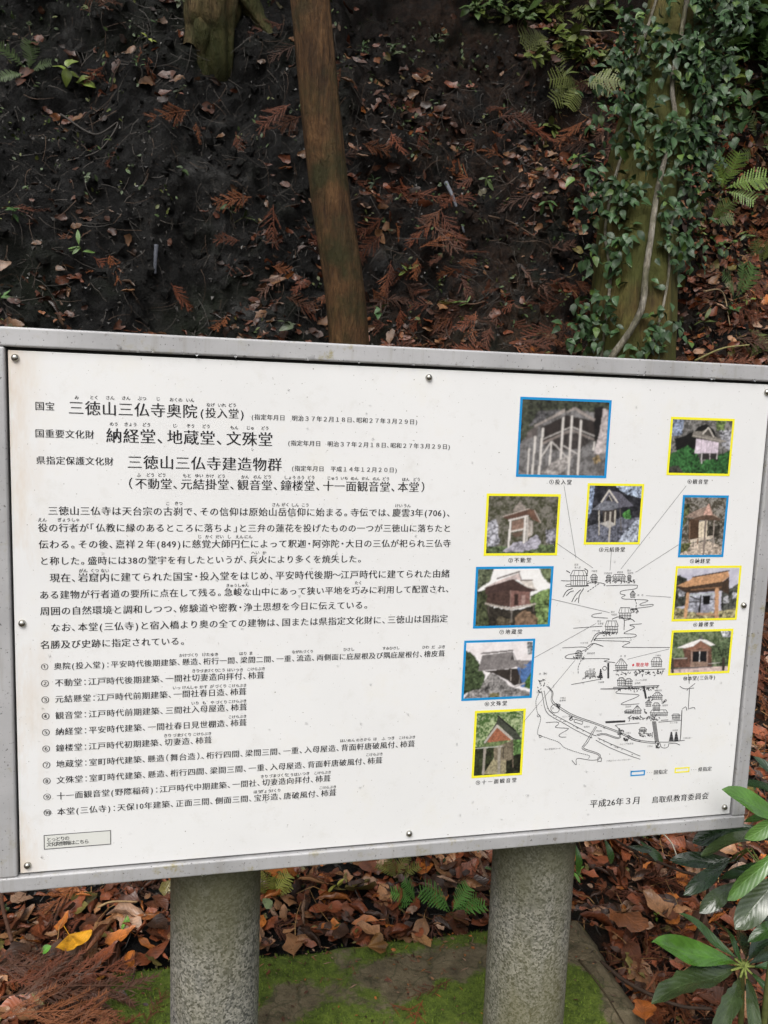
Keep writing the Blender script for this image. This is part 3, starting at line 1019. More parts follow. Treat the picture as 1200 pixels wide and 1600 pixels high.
K1, K3, K4, K5 = (790, 600, 5.925), (710, 750, 6.153), (700, 980, 6.0), (980, 870, 6.0)
K2 = (980, 630, 5.925)
W_ = (0.72, 0.68, 0.64)
PHOTOS = [
    ('timber hall on tall stilts against a grey cliff', 'b', K1, [(813, 620), (956, 625), (947, 747), (806, 745)], '①投入堂', 857, 894, 753, [
        ('f', (0.17, 0.16, 0.155), (0.33, 0.32, 0.32), 2.5),
        ('p', [(120, 130), (990, 140), (960, 300), (700, 240), (500, 250), (260, 400), (130, 560)], (0.10, 0.11, 0.075), 1.0),
        ('p', [(300, 250), (520, 240), (300, 360), (220, 390)], (0.17, 0.165, 0.17), 0.9),
        ('p', [(820, 230), (910, 200), (860, 560), (815, 520)], (0.035, 0.03, 0.03), 0.6),
        ('p', [(905, 230), (955, 240), (925, 640), (815, 650), (870, 450)], (0.56, 0.50, 0.49), 0.5),
        ('p', [(320, 820), (440, 720), (560, 660), (640, 640), (560, 780), (470, 850)], (0.43, 0.40, 0.38), 0.7),
        ('p', [(800, 690), (860, 650), (880, 720), (820, 740)], (0.48, 0.36, 0.18), 0.8),
        ('p', [(200, 450), (270, 395), (300, 400), (290, 480), (190, 520)], (0.22, 0.19, 0.18), 0.5),
        ('p', [(330, 400), (560, 290), (820, 340), (825, 500), (610, 410), (340, 540)], (0.075, 0.06, 0.055), 0.4),
        ('p', [(260, 385), (430, 300), (550, 225), (545, 265), (275, 398)], (0.42, 0.37, 0.34), 0.3),
        ('p', [(545, 270), (640, 210), (830, 325), (820, 350), (640, 240)], (0.42, 0.37, 0.34), 0.3),
        ('p', [(325, 545), (610, 418), (825, 508), (825, 524), (610, 438), (330, 564)], (0.34, 0.29, 0.26), 0.2),
        ('p', [(340, 565), (610, 440), (800, 515), (700, 600), (500, 620)], (0.10, 0.085, 0.08), 0.6),
        ('l', 345, 415, 308, 840, 20, W_), ('l', 535, 315, 508, 690, 20, W_), ('l', 615, 300, 580, 845, 22, W_), ('l', 698, 340, 668, 845, 18, W_),
        ('l', 425, 540, 405, 745, 16, W_), ('l', 275, 490, 247, 835, 18, W_), ('l', 220, 600, 203, 835, 14, W_), ('l', 820, 540, 812, 612, 14, W_),
        ('l', 430, 535, 590, 700, 10, W_), ('l', 535, 570, 680, 655, 10, W_), ('l', 415, 545, 335, 670, 10, W_), ('l', 350, 510, 610, 395, 7, W_), ('l', 610, 395, 820, 480, 7, W_)]),
    ('small shrine on posts below a mossy rock', 'y', K3, [(760.4, 771), (876, 772), (870.5, 868), (755.5, 868)], '②不動堂', 793, 831, 875.5, [
        ('f', (0.10, 0.105, 0.05), (0.30, 0.28, 0.24), 2.2),
        ('p', [(300, 420), (400, 370), (440, 600), (300, 700)], (0.42, 0.42, 0.46), 1.0),
        ('p', [(880, 480), (990, 470), (970, 620), (880, 600)], (0.38, 0.37, 0.42), 1.0),
        ('p', [(300, 640), (970, 620), (960, 720), (300, 720)], (0.16, 0.21, 0.10), 1.0),
        ('p', [(460, 690), (560, 610), (700, 580), (790, 520), (830, 600), (800, 655), (640, 690)], (0.48, 0.46, 0.53), 0.6),
        ('p', [(550, 305), (630, 205), (700, 290)], (0.40, 0.35, 0.31), 0.4),
        ('p', [(470, 345), (720, 272), (745, 325), (540, 390), (480, 365)], (0.21, 0.12, 0.085), 0.3),
        ('p', [(700, 275), (775, 290), (832, 412), (750, 380), (705, 330)], (0.26, 0.15, 0.10), 0.3),
        ('p', [(550, 400), (668, 365), (668, 470), (548, 500)], (0.36, 0.24, 0.18), 0.3),
        ('p', [(690, 360), (760, 400), (750, 530), (690, 560)], (0.48, 0.42, 0.37), 0.4),
        ('p', [(550, 510), (660, 490), (650, 535), (580, 555)], (0.22, 0.15, 0.11), 0.3),
        ('l', 470, 350, 720, 275, 8, (0.6, 0.52, 0.46)), ('l', 770, 292, 830, 412, 8, (0.6, 0.52, 0.46)),
        ('l', 540, 385, 520, 645, 19, (0.78, 0.74, 0.70)), ('l', 682, 350, 668, 600, 20, (0.78, 0.74, 0.70)), ('l', 525, 388, 705, 345, 15, (0.74, 0.69, 0.64)),
        ('l', 540, 497, 668, 470, 14, (0.72, 0.67, 0.62)), ('l', 706, 360, 695, 585, 14, (0.6, 0.56, 0.52)), ('l', 742, 400, 738, 530, 12, (0.56, 0.52, 0.48))]),
    ('small shrine inside a blue-grey rock hollow', 'y', K1, [(918, 755), (1006.7, 756), (999.4, 851), (912, 850.6)], '③元結掛堂', 935, 977, 858.5, [
        ('f', (0.03, 0.032, 0.04), (0.10, 0.10, 0.12), 1.6),
        ('p', [(1000, 930), (1290, 930), (1270, 1060), (1130, 1030)], (0.42, 0.50, 0.63), 1.0),
        ('p', [(760, 930), (825, 940), (800, 1150), (760, 1260)], (0.28, 0.35, 0.48), 1.0),
        ('p', [(730, 1330), (900, 1280), (1100, 1230), (1280, 1240), (1250, 1500), (730, 1500)], (0.20, 0.21, 0.26), 0.8),
        ('p', [(1030, 1480), (1090, 1390), (1190, 1270), (1290, 1240), (1250, 1490)], (0.42, 0.46, 0.54), 0.9),
        ('p', [(1080, 1200), (1150, 1160), (1160, 1250), (1100, 1250)], (0.10, 0.30, 0.07), 0.9),
        ('p', [(900, 1090), (960, 985), (1060, 1005), (1185, 1130), (1050, 1145), (1010, 1095)], (0.20, 0.195, 0.24), 0.3),
        ('p', [(795, 1165), (900, 1085), (1030, 1100), (1050, 1140), (985, 1170)], (0.26, 0.27, 0.31), 0.4),
        ('p', [(900, 1175), (1030, 1160), (1020, 1300), (900, 1290)], (0.12, 0.10, 0.09), 0.5),
        ('p', [(925, 1080), (960, 1020), (1005, 1085)], (0.07, 0.07, 0.07), 0.2),
        ('l', 958, 985, 890, 1090, 14, (0.66, 0.62, 0.56)), ('l', 960, 985, 1035, 1095, 14, (0.66, 0.62, 0.56)), ('l', 960, 1035, 985, 1085, 8, (0.6, 0.56, 0.5)),
        ('p', [(870, 1290), (960, 1265), (1020, 1300), (955, 1335)], (0.58, 0.55, 0.52), 0.4),
        ('l', 865, 1175, 865, 1395, 12, (0.56, 0.52, 0.46)), ('l', 972, 1190, 955, 1465, 16, (0.56, 0.52, 0.46)), ('l', 1015, 1175, 1010, 1300, 14, (0.6, 0.56, 0.48)), ('l', 1060, 1160, 1070, 1360, 9, (0.2, 0.18, 0.16)),
        ('l', 925, 1190, 920, 1290, 12, (0.5, 0.46, 0.4))]),
    ('pale hall tucked under an overhanging cliff', 'y', K2, [(1048.4, 651), (1148.5, 654.5), (1139.5, 743.4), (1041, 742.7)], '④観音堂', 1073, 1107, 752.5, [
        ('f', (0.13, 0.125, 0.115), (0.36, 0.345, 0.33), 2.4),
        ('p', [(400, 130), (530, 150), (500, 290), (400, 310)], (0.28, 0.33, 0.44), 1.0),
        ('p', [(820, 160), (920, 160), (900, 260), (830, 250)], (0.22, 0.30, 0.10), 1.0),
        ('p', [(440, 330), (620, 265), (650, 220), (730, 185), (800, 250), (840, 335), (640, 330), (630, 440), (560, 490), (460, 470)], (0.028, 0.026, 0.024), 0.6),
        ('p', [(850, 250), (980, 250), (960, 440), (880, 400)], (0.40, 0.40, 0.43), 1.0),
        ('p', [(380, 480), (560, 395), (640, 440), (680, 540), (850, 480), (960, 430), (950, 670), (360, 670)], (0.055, 0.19, 0.055), 1.0),
        ('p', [(380, 590), (470, 570), (540, 660), (370, 670)], (0.10, 0.10, 0.08), 0.8),
        ('p', [(600, 310), (615, 258), (690, 262), (755, 228), (800, 305), (920, 352), (860, 368)], (0.30, 0.275, 0.24), 0.3),
        ('p', [(700, 285), (753, 228), (795, 315)], (0.13, 0.115, 0.10), 0.2),
        ('l', 610, 300, 910, 355, 9, (0.46, 0.42, 0.37)), ('l', 752, 228, 700, 285, 12, (0.62, 0.58, 0.52)), ('l', 755, 228, 800, 310, 12, (0.62, 0.58, 0.52)),
        ('p', [(640, 328), (848, 365), (836, 462), (625, 462)], (0.74, 0.64, 0.72), 0.25),
        ('l', 690, 340, 682, 460, 4, (0.5, 0.42, 0.48)), ('l', 740, 350, 732, 460, 4, (0.5, 0.42, 0.48)), ('l', 790, 355, 782, 460, 4, (0.5, 0.42, 0.48)),
        ('p', [(690, 466), (836, 466), (830, 520), (690, 520)], (0.07, 0.065, 0.06), 0.3),
        ('l', 690, 465, 688, 555, 9, (0.62, 0.6, 0.58)), ('l', 766, 465, 764, 520, 8, (0.55, 0.5, 0.5)), ('l', 832, 465, 828, 515, 8, (0.55, 0.5, 0.5))]),
    ('warm-lit timber shrine before grey rock', 'b', K2, [(1067, 773.5), (1139, 774), (1129.7, 870.5), (1059, 870.5)], '⑤納経堂', 1077, 1110, 876.5, [
        ('f', (0.13, 0.115, 0.08), (0.40, 0.37, 0.33), 2.4),
        ('p', [(520, 940), (590, 930), (560, 1050), (500, 1200)], (0.17, 0.19, 0.08), 1.0),
        ('p', [(480, 1420), (540, 1310), (760, 1270), (890, 1350), (880, 1430)], (0.56, 0.47, 0.38), 0.7),
        ('p', [(490, 1300), (590, 1290), (560, 1370), (480, 1380)], (0.19, 0.20, 0.08), 0.9),
        ('p', [(750, 1150), (860, 1130), (850, 1250), (760, 1240)], (0.09, 0.08, 0.06), 0.9),
        ('p', [(570, 1070), (668, 1080), (662, 1265), (565, 1255)], (0.14, 0.085, 0.05), 0.3),
        ('p', [(664, 1100), (742, 1085), (737, 1245), (660, 1245)], (0.76, 0.66, 0.50), 0.25),
        ('p', [(580, 1265), (800, 1222), (780, 1255), (590, 1290)], (0.66, 0.57, 0.46), 0.25),
        ('p', [(530, 1055), (600, 1010), (730, 955), (765, 930), (795, 1020), (885, 1088), (740, 1052), (690, 1070)], (0.40, 0.30, 0.24), 0.4),
        ('p', [(705, 1030), (755, 925), (792, 1040)], (0.72, 0.45, 0.36), 0.3),
        ('p', [(700, 1040), (790, 1035), (880, 1085), (740, 1085), (570, 1080)], (0.20, 0.13, 0.09), 0.3),
        ('l', 690, 1110, 684, 1240, 4, (0.5, 0.42, 0.3)), ('l', 727, 1085, 705, 1405, 18, (0.33, 0.27, 0.23)), ('l', 806, 1090, 790, 1345, 11, (0.42, 0.36, 0.31)),
        ('l', 580, 1100, 575, 1290, 12, (0.3, 0.2, 0.13)), ('l', 655, 1260, 652, 1300, 12, (0.3, 0.2, 0.13))]),
    ('orange-roofed bell tower among bare trees', 'y', K5, [(1056, 884), (1158.7, 884), (1151, 968.7), (1048.7, 970.8)], '⑥鐘楼堂', 1082, 1116, 975.5, [
        ('f', (0.56, 0.55, 0.66), (0.68, 0.67, 0.74), 0.8),
        ('p', [(420, 190), (500, 170), (560, 210), (560, 460), (420, 480)], (0.10, 0.11, 0.09), 1.0),
        ('p', [(480, 300), (540, 300), (540, 370), (490, 380)], (0.5, 0.5, 0.54), 1.0),
        ('p', [(880, 330), (960, 300), (1060, 240), (1040, 600), (880, 600)], (0.13, 0.135, 0.12), 1.0),
        ('p', [(900, 380), (960, 370), (950, 430), (900, 440)], (0.55, 0.55, 0.58), 1.0),
        ('p', [(990, 330), (1040, 330), (1030, 380), (990, 390)], (0.5, 0.5, 0.54), 1.0),
        ('p', [(420, 470), (540, 490), (900, 510), (1040, 470), (1030, 600), (410, 610)], (0.40, 0.36, 0.20), 1.0),
        ('p', [(580, 340), (840, 340), (840, 520), (570, 520)], (0.45, 0.46, 0.52), 0.7),
        ('p', [(620, 500), (700, 440), (770, 450), (770, 525), (640, 525)], (0.36, 0.36, 0.42), 0.4),
        ('p', [(470, 275), (900, 230), (958, 185), (955, 355), (880, 320), (560, 345), (480, 300)], (0.12, 0.08, 0.055), 0.4),
        ('p', [(470, 272), (590, 215), (622, 185), (945, 132), (960, 182), (895, 232), (540, 285)], (0.66, 0.38, 0.18), 0.3),
        ('l', 615, 190, 955, 130, 12, (0.10, 0.085, 0.08)), ('l', 585, 360, 830, 345, 10, (0.55, 0.6, 0.6)), ('l', 600, 310, 880, 285, 10, (0.35, 0.2, 0.1)),
        ('l', 570, 350, 545, 560, 30, (0.68, 0.40, 0.20)), ('l', 842, 310, 836, 575, 38, (0.66, 0.38, 0.19)), ('l', 690, 365, 675, 520, 16, (0.05, 0.045, 0.04)), ('l', 590, 370, 690, 410, 12, (0.06, 0.05, 0.045)),
        ('l', 580, 425, 690, 420, 8, (0.06, 0.05, 0.045)), ('l', 770, 400, 830, 400, 8, (0.06, 0.05, 0.045)),
        ('p', [(708, 362), (778, 362), (774, 448), (710, 448)], (0.02, 0.02, 0.02), 0.2), ('l', 660, 535, 840, 545, 22, (0.56, 0.36, 0.2))]),
    ('timber hall on a platform between leafy trees', 'b', K3, [(743.3, 885), (865, 885), (859, 979), (739.3, 982)], '⑦地蔵堂', 779, 817, 987.5, [
        ('f', (0.86, 0.85, 0.83), (0.90, 0.89, 0.87), 0.5),
        ('p', [(200, 840), (390, 845), (340, 985), (240, 1040), (200, 1100)], (0.20, 0.23, 0.14), 1.0),
        ('p', [(810, 845), (940, 840), (930, 1000), (870, 960)], (0.22, 0.26, 0.14), 1.0),
        ('p', [(730, 1120), (850, 1055), (940, 1040), (910, 1410), (740, 1400)], (0.24, 0.34, 0.12), 1.0),
        ('p', [(180, 1080), (330, 1040), (420, 1040), (330, 1110), (330, 1200), (430, 1310), (420, 1420), (180, 1420)], (0.12, 0.14, 0.07), 1.0),
        ('p', [(310, 1205), (545, 1255), (775, 1205), (800, 1400), (330, 1410)], (0.075, 0.065, 0.05), 0.8),
        ('p', [(590, 1300), (680, 1245), (810, 1330), (780, 1400), (580, 1400)], (0.28, 0.19, 0.12), 0.7),
        ('p', [(420, 1310), (560, 1340), (560, 1400), (400, 1400)], (0.2, 0.17, 0.11), 0.8),
        ('p', [(290, 1035), (430, 965), (620, 895), (645, 965), (560, 955), (400, 1020)], (0.66, 0.55, 0.52), 0.3),
        ('p', [(625, 970), (745, 962), (770, 1030), (805, 1060), (700, 1035)], (0.74, 0.68, 0.62), 0.3),
        ('p', [(290, 1035), (565, 950), (700, 1030), (795, 1060), (725, 1078), (540, 1062), (300, 1100)], (0.13, 0.08, 0.07), 0.3),
        ('l', 412, 948, 627, 880, 14, (0.22, 0.18, 0.16)), ('l', 637, 966, 748, 962, 12, (0.22, 0.18, 0.16)), ('l', 620, 890, 645, 960, 9, (0.3, 0.24, 0.22)),
        ('p', [(320, 1090), (540, 1062), (536, 1225), (300, 1190)], (0.14, 0.085, 0.07), 0.4),
        ('p', [(540, 1062), (728, 1078), (728, 1192), (538, 1228)], (0.34, 0.19, 0.16), 0.3),
        ('p', [(575, 1100), (615, 1095), (612, 1200), (575, 1205)], (0.10, 0.06, 0.05), 0.2), ('p', [(645, 1105), (680, 1105), (680, 1190), (645, 1195)], (0.48, 0.33, 0.29), 0.2),
        ('l', 540, 1062, 538, 1228, 8, (0.42, 0.28, 0.24)), ('l', 300, 1188, 545, 1240, 16, (0.50, 0.44, 0.38)), ('l', 545, 1240, 778, 1190, 16, (0.54, 0.48, 0.42)), ('l', 550, 1255, 545, 1365, 13, (0.30, 0.27, 0.24)),
        ('l', 330, 1215, 325, 1290, 9, (0.2, 0.17, 0.14)), ('l', 765, 1205, 760, 1260, 9, (0.2, 0.17, 0.14))]),
    ('broad grey-roofed hall behind boulders', 'b', K4, [(725, 1000.8), (836.5, 997.8), (830.5, 1090), (720.8, 1095.5)], '⑧文殊堂', 756, 793, 1099.5, [
        ('f', (0.80, 0.75, 0.745), (0.88, 0.84, 0.84), 0.7),
        ('p', [(640, 325), (830, 305), (800, 580), (680, 560)], (0.10, 0.24, 0.50), 0.4),
        ('p', [(740, 140), (800, 140), (790, 250), (750, 250)], (0.34, 0.35, 0.36), 1.0),
        ('p', [(130, 210), (200, 230), (270, 300), (350, 460), (330, 570), (250, 590), (130, 640)], (0.10, 0.14, 0.065), 1.0),
        ('p', [(330, 412), (650, 385), (695, 525), (620, 550), (560, 500), (420, 430)], (0.085, 0.07, 0.06), 0.4),
        ('p', [(282, 410), (322, 262), (600, 230), (625, 305), (745, 370), (705, 390), (640, 370), (580, 390)], (0.31, 0.285, 0.28), 0.22),
        ('p', [(625, 308), (770, 312), (740, 350), (680, 345)], (0.34, 0.31, 0.30), 0.2),
        ('p', [(585, 310), (605, 245), (622, 300)], (0.11, 0.10, 0.095), 0.2),
        ('l', 312, 247, 605, 218, 15, (0.25, 0.23, 0.22)), ('l', 600, 225, 660, 350, 7, (0.22, 0.2, 0.2)), ('l', 680, 390, 668, 530, 7, (0.3, 0.28, 0.26)), ('l', 590, 400, 588, 500, 8, (0.45, 0.4, 0.36)),
        ('l', 625, 562, 728, 520, 15, (0.52, 0.49, 0.48)),
        ('p', [(310, 560), (400, 422), (470, 460), (600, 560), (780, 610), (780, 680), (500, 690), (330, 620)], (0.30, 0.285, 0.275), 0.9),
        ('p', [(130, 690), (200, 600), (320, 572), (440, 690)], (0.34, 0.32, 0.31), 0.9),
        ('p', [(380, 630), (470, 610), (480, 660), (390, 670)], (0.22, 0.2, 0.1), 0.9),
        ('p', [(725, 510), (780, 420), (775, 580), (720, 560)], (0.10, 0.20, 0.05), 0.9)]),
    ('narrow gabled shrine in bright green woods', 'y', K4, [(742, 1110.5), (821.7, 1107), (815.3, 1210.8), (736.3, 1215.8)], '⑨十一面観音堂', 742, 808, 1221, [
        ('f', (0.12, 0.22, 0.06), (0.52, 0.60, 0.34), 2.4),
        ('p', [(230, 1120), (430, 1130), (430, 1410), (230, 1410)], (0.07, 0.085, 0.04), 0.9),
        ('p', [(540, 1230), (700, 1160), (690, 1400), (540, 1400)], (0.055, 0.06, 0.035), 0.9),
        ('p', [(620, 1060), (700, 1040), (690, 1190), (615, 1200)], (0.18, 0.32, 0.10), 0.9),
        ('p', [(330, 1090), (462, 880), (490, 905), (385, 1075)], (0.12, 0.115, 0.10), 0.3),
        ('p', [(455, 885), (475, 830), (620, 950), (695, 1050), (600, 1055), (530, 975)], (0.115, 0.125, 0.095), 0.4),
        ('p', [(365, 1075), (460, 925), (600, 1050), (580, 1062), (400, 1090)], (0.46, 0.19, 0.09), 0.3),
        ('p', [(255, 1140), (350, 1085), (565, 1058), (510, 1118)], (0.22, 0.29, 0.12), 0.5),
        ('p', [(430, 1130), (605, 1060), (612, 1235), (545, 1255), (430, 1245)], (0.29, 0.245, 0.17), 0.4),
        ('p', [(335, 1375), (420, 1240), (545, 1252), (540, 1385)], (0.42, 0.375, 0.23), 0.4),
        ('l', 345, 1080, 460, 925, 18, (0.56, 0.52, 0.46)), ('l', 460, 925, 600, 1048, 22, (0.56, 0.52, 0.46)), ('l', 470, 835, 630, 970, 16, (0.05, 0.05, 0.045)),
        ('l', 255, 1138, 515, 1115, 9, (0.55, 0.55, 0.5)), ('l', 345, 1140, 330, 1375, 24, (0.44, 0.40, 0.34)), ('l', 482, 1120, 475, 1375, 26, (0.44, 0.40, 0.33)), ('l', 605, 1060, 608, 1310, 13, (0.22, 0.18, 0.13)), ('l', 365, 1160, 410, 1225, 8, (0.05, 0.045, 0.04)),
        ('l', 520, 1130, 518, 1230, 8, (0.12, 0.1, 0.07))]),
    ('temple main hall with curved gable porch', 'y', K5, [(1049, 985), (1145.6, 982), (1139.7, 1051.7), (1044, 1055)], '⑩本堂(三仏寺)', 1067, 1118, 1059.5, [
        ('f', (0.10, 0.15, 0.065), (0.30, 0.36, 0.21), 2.2),
        ('p', [(870, 680), (990, 680), (975, 760), (900, 750)], (0.70, 0.72, 0.74), 1.0),
        ('p', [(520, 855), (790, 855), (795, 1035), (430, 1040), (430, 950), (540, 950)], (0.22, 0.12, 0.085), 0.5),
        ('p', [(470, 852), (600, 800), (680, 772), (740, 778), (825, 826), (780, 835), (700, 795), (620, 840), (540, 856)], (0.86, 0.83, 0.80), 0.15),
        ('p', [(535, 858), (620, 838), (690, 785), (765, 836), (795, 862), (740, 870), (690, 852), (600, 876)], (0.38, 0.20, 0.13), 0.3),
        ('p', [(675, 770), (690, 735), (715, 770)], (0.2, 0.19, 0.19), 0.4),
        ('p', [(615, 885), (748, 885), (746, 985), (613, 985)], (0.035, 0.035, 0.04), 0.3),
        ('l', 680, 885, 676, 995, 6, (0.75, 0.72, 0.7)), ('l', 607, 880, 600, 1035, 14, (0.46, 0.33, 0.27)), ('l', 752, 872, 748, 1035, 12, (0.46, 0.33, 0.27)), ('l', 600, 880, 760, 876, 12, (0.40, 0.25, 0.18)),
        ('p', [(598, 985), (748, 985), (752, 1035), (594, 1035)], (0.40, 0.28, 0.21), 0.3),
        ('p', [(785, 870), (880, 800), (990, 740), (960, 1020), (860, 1035)], (0.14, 0.19, 0.10), 0.9),
        ('l', 760, 1000, 870, 995, 5, (0.55, 0.52, 0.48)), ('l', 440, 955, 560, 950, 8, (0.5, 0.46, 0.42)),
        ('p', [(400, 1055), (960, 1022), (960, 1090), (400, 1110)], (0.70, 0.55, 0.50), 0.3), ('l', 430, 1050, 800, 1030, 12, (0.22, 0.2, 0.2)),
        ('l', 905, 950, 900, 1055, 26, (0.10, 0.08, 0.06)), ('l', 425, 960, 425, 1080, 24, (0.12, 0.10, 0.08))]),
]


def quad_rect(Q):
    P = [at_y(px, py, 0) for px, py in Q]
    return ((P[0][0] + P[3][0]) / 2, (P[1][0] + P[2][0]) / 2, (P[2][2] + P[3][2]) / 2, (P[0][2] + P[1][2]) / 2)


def ring_mesh(x0, x1, z0, z1, w, y):
    o_ = [(x0, z0), (x1, z0), (x1, z1), (x0, z1)]
    i_ = [(x0 + w, z0 + w), (x1 - w, z0 + w), (x1 - w, z1 - w), (x0 + w, z1 - w)]
    V = [(a, y, b) for a, b in o_] + [(a, y, b) for a, b in i_]
    return V, [(k, (k + 1) % 4, 4 + (k + 1) % 4, 4 + k) for k in range(4)]


for pi_, (lab, bc, K, Q, cap, cx0, cx1, cy_, ops) in enumerate(PHOTOS):
    x0, x1, z0, z1 = quad_rect(Q)
    ph = bpy.data.objects.new('photo_print', None)
    COL.objects.link(ph)
    ph.parent = board
    ph['label'] = 'printed photograph of a ' + lab
    w = 0.0046
    obj('border', *ring_mesh(x0, x1, z0, z1, w, YT), M_BLUE if bc == 'b' else M_YELLOW, ph)
    nx_ = 120
    nz_ = int(nx_ * (z1 - z0) / (x1 - x0))
    u = np.linspace(x0 + w, x1 - w, nx_ + 1)
    v = np.linspace(z0 + w, z1 - w, nz_ + 1)
    UU, VV = np.meshgrid(u, v)
    P3 = np.stack([UU, np.full(UU.shape, YT), VV], -1).reshape(-1, 3)
    pr = project(P3)
    Cc = paint((pr[:, 0] - K[0]) * K[2], (pr[:, 1] - K[1]) * K[2], ops, 50 + 7 * pi_)
    G_ = Cc.reshape(nz_ + 1, nx_ + 1, 3)
    for _ in range(2):      # the print is a little soft
        Q_ = np.pad(G_, ((1, 1), (1, 1), (0, 0)), 'edge')
        G_ = (Q_[1:-1, 1:-1] * 2 + Q_[:-2, 1:-1] + Q_[2:, 1:-1] + Q_[1:-1, :-2] + Q_[1:-1, 2:]) / 6
    Cc = G_.reshape(-1, 3)
    a0 = (np.arange(nz_)[:, None] * (nx_ + 1) + np.arange(nx_)[None, :]).ravel()
    obj('picture', P3, np.stack([a0, a0 + 1, a0 + nx_ + 2, a0 + nx_ + 1], 1), M_PHOTO, ph, False, None, Cc)
    line(cap, cx0, cy_, cx1, cy_ - (0.8 if pi_ in (1, 6, 7, 8, 9) else 0), 8.6, 'caption', None, ph)
for q, (xa, ya, xb, yb), m_, t_, ta, tb, ty in ((0, (985, 1204, 1007.5, 1213.5), M_BLUE, '国指定', 1021, 1043, 1206.5), (1, (1054, 1198.5, 1077, 1209), M_YELLOW, '県指定', 1090.5, 1112, 1202)):
    A, B = at_y(xa, (ya + yb) / 2, 0), at_y(xb, (ya + yb) / 2, 0)
    hgt = 9.5 * SIZE_K / 2
    obj('legend_box', *ring_mesh(A[0], B[0], A[2] - hgt, A[2] + hgt, 0.0028, YT), m_, panel)
    line('···', tb - 33.5, ty + 0.5, tb - 23, ty, 9, 'legend_dots')
    line(t_, ta, ty, tb, ty - 1, 9.2, 'legend_text')
# sticker
A, B = at_y(68.5, 1316, 0), at_y(173.5, 1308, 0)
zc = (A[2] + B[2]) / 2
st = obj('sticker', [(A[0], YT, zc - 0.0135), (B[0], YT, zc - 0.0135), (B[0], YT, zc + 0.0135), (A[0], YT, zc + 0.0135)], [(0, 1, 2, 3)], M_STICKER, board)
obj('sticker_outline', *ring_mesh(A[0], B[0], zc - 0.0135, zc + 0.0135, 0.0014, YT - 0.0002), M_INK2, st)
YT -= 0.0003
for t_, xa, xb, dz, nn in (('とっとりの', 73, 108.5, 0.0048, 1), ('文化財情報はこちら', 73, 139, -0.0042, 2)):
    s = Soup()
    letters(s, t_, at_y(xa, 1312, 0)[0], at_y(xb, 1312, 0)[0], zc + dz, 0.0088, 0.02, False)
    s.build('sticker_text', M_INK, st)
YT += 0.0003


# ------------------------------------------------------------------ the pictorial map
def pl(soup, pts, w=0.0011, K=None, closed=False, dash=None, y=None):
    """pen stroke through map points given in enlarged photo pixels"""
    P = []
    for p in pts:
        px, py = (K[0] + p[0] / K[2], K[1] + p[1] / K[2]) if K else p
        c = at_y(px, py, 0)
        P.append((c[0], c[2]))
    if closed:
        P.append(P[0])
    P = np.array(P)
    if dash:
        d = np.concatenate([[0], np.cumsum(np.hypot(*np.diff(P, axis=0).T))])
        t = np.arange(0, d[-1], dash)
        for a in t:
            b = min(a + dash * 0.55, d[-1])
            q = [(np.interp(k, d, P[:, 0]), np.interp(k, d, P[:, 1])) for k in (a, b)]
            _ribbon(soup, np.array(q), w, y)
    else:
        _ribbon(soup, P, w, y)


_ry = [0]


def _ribbon(soup, P, w, y=None):
    for i in range(len(P) - 1):
        d = P[i + 1] - P[i]
        L = np.hypot(*d)
        if L < 1e-7:
            continue
        d = d / L
        n = np.array([-d[1], d[0]]) * w / 2
        a, b = P[i] - d * w * 0.3, P[i + 1] + d * w * 0.3
        _ry[0] = (_ry[0] + 1) % 9
        yy = YT - 0.00002 * _ry[0]
        soup.add([(a[0] - n[0], yy, a[1] - n[1]), (b[0] - n[0], yy, b[1] - n[1]), (b[0] + n[0], yy, b[1] + n[1]), (a[0] + n[0], yy, a[1] + n[1])], [(0, 1, 2, 3)])


def smooth_pts(P, n=None):
    return spline(np.array(P, float), n or len(P) * 5)


K6, K7, K8 = (830, 870, 5.4545), (820, 1020, 6.6667), (930, 1020, 5.4545)
rmap = bpy.data.objects.new('route_map', None)
COL.objects.link(rmap)
rmap.parent = board
for a in [((881, 758), (899.7, 872)), ((870, 849), (926, 887)), ((955, 862), (953, 891)), ((1072, 759), (970, 889)), ((1060, 851), (993, 894)), ((1048, 933), (1009, 930.5)),
          ((862, 936), (952, 957)), ((834, 1028), (931, 974)), ((818, 1128), (898, 1032)), ((1045, 1014), (980, 1030))]:
    s = Soup()
    pl(s, a, 0.0007)
    s.build('leader_line', M_INK2, rmap)
s = Soup()
for P in ([(255, 203), (330, 205)], [(340, 230), (300, 238), (312, 252), (480, 248), (472, 238), (500, 222), (590, 222), (628, 235), (618, 246)],
          [(640, 246), (880, 240), (902, 255), (885, 272), (772, 290), (760, 315), (800, 325), (770, 345), (790, 358), (880, 362), (985, 368), (985, 380), (930, 400), (940, 412), (1030, 405), (1035, 416), (1000, 425), (860, 442)],
          [(360, 608), (605, 590)], [(600, 478), (530, 490), (525, 512), (650, 522)],
          [(940, 570), (840, 580), (880, 602), (790, 650), (885, 660), (860, 685), (575, 695), (560, 712), (830, 722), (788, 755), (812, 770), (1180, 772)],
          [(265, 775), (440, 768), (472, 785), (385, 820), (312, 835), (315, 866), (650, 868), (622, 890), (712, 900)], [(342, 1088), (600, 1040)], [(590, 1125), (820, 1120)]):
    pl(s, smooth_pts(P), 0.0011, K6)
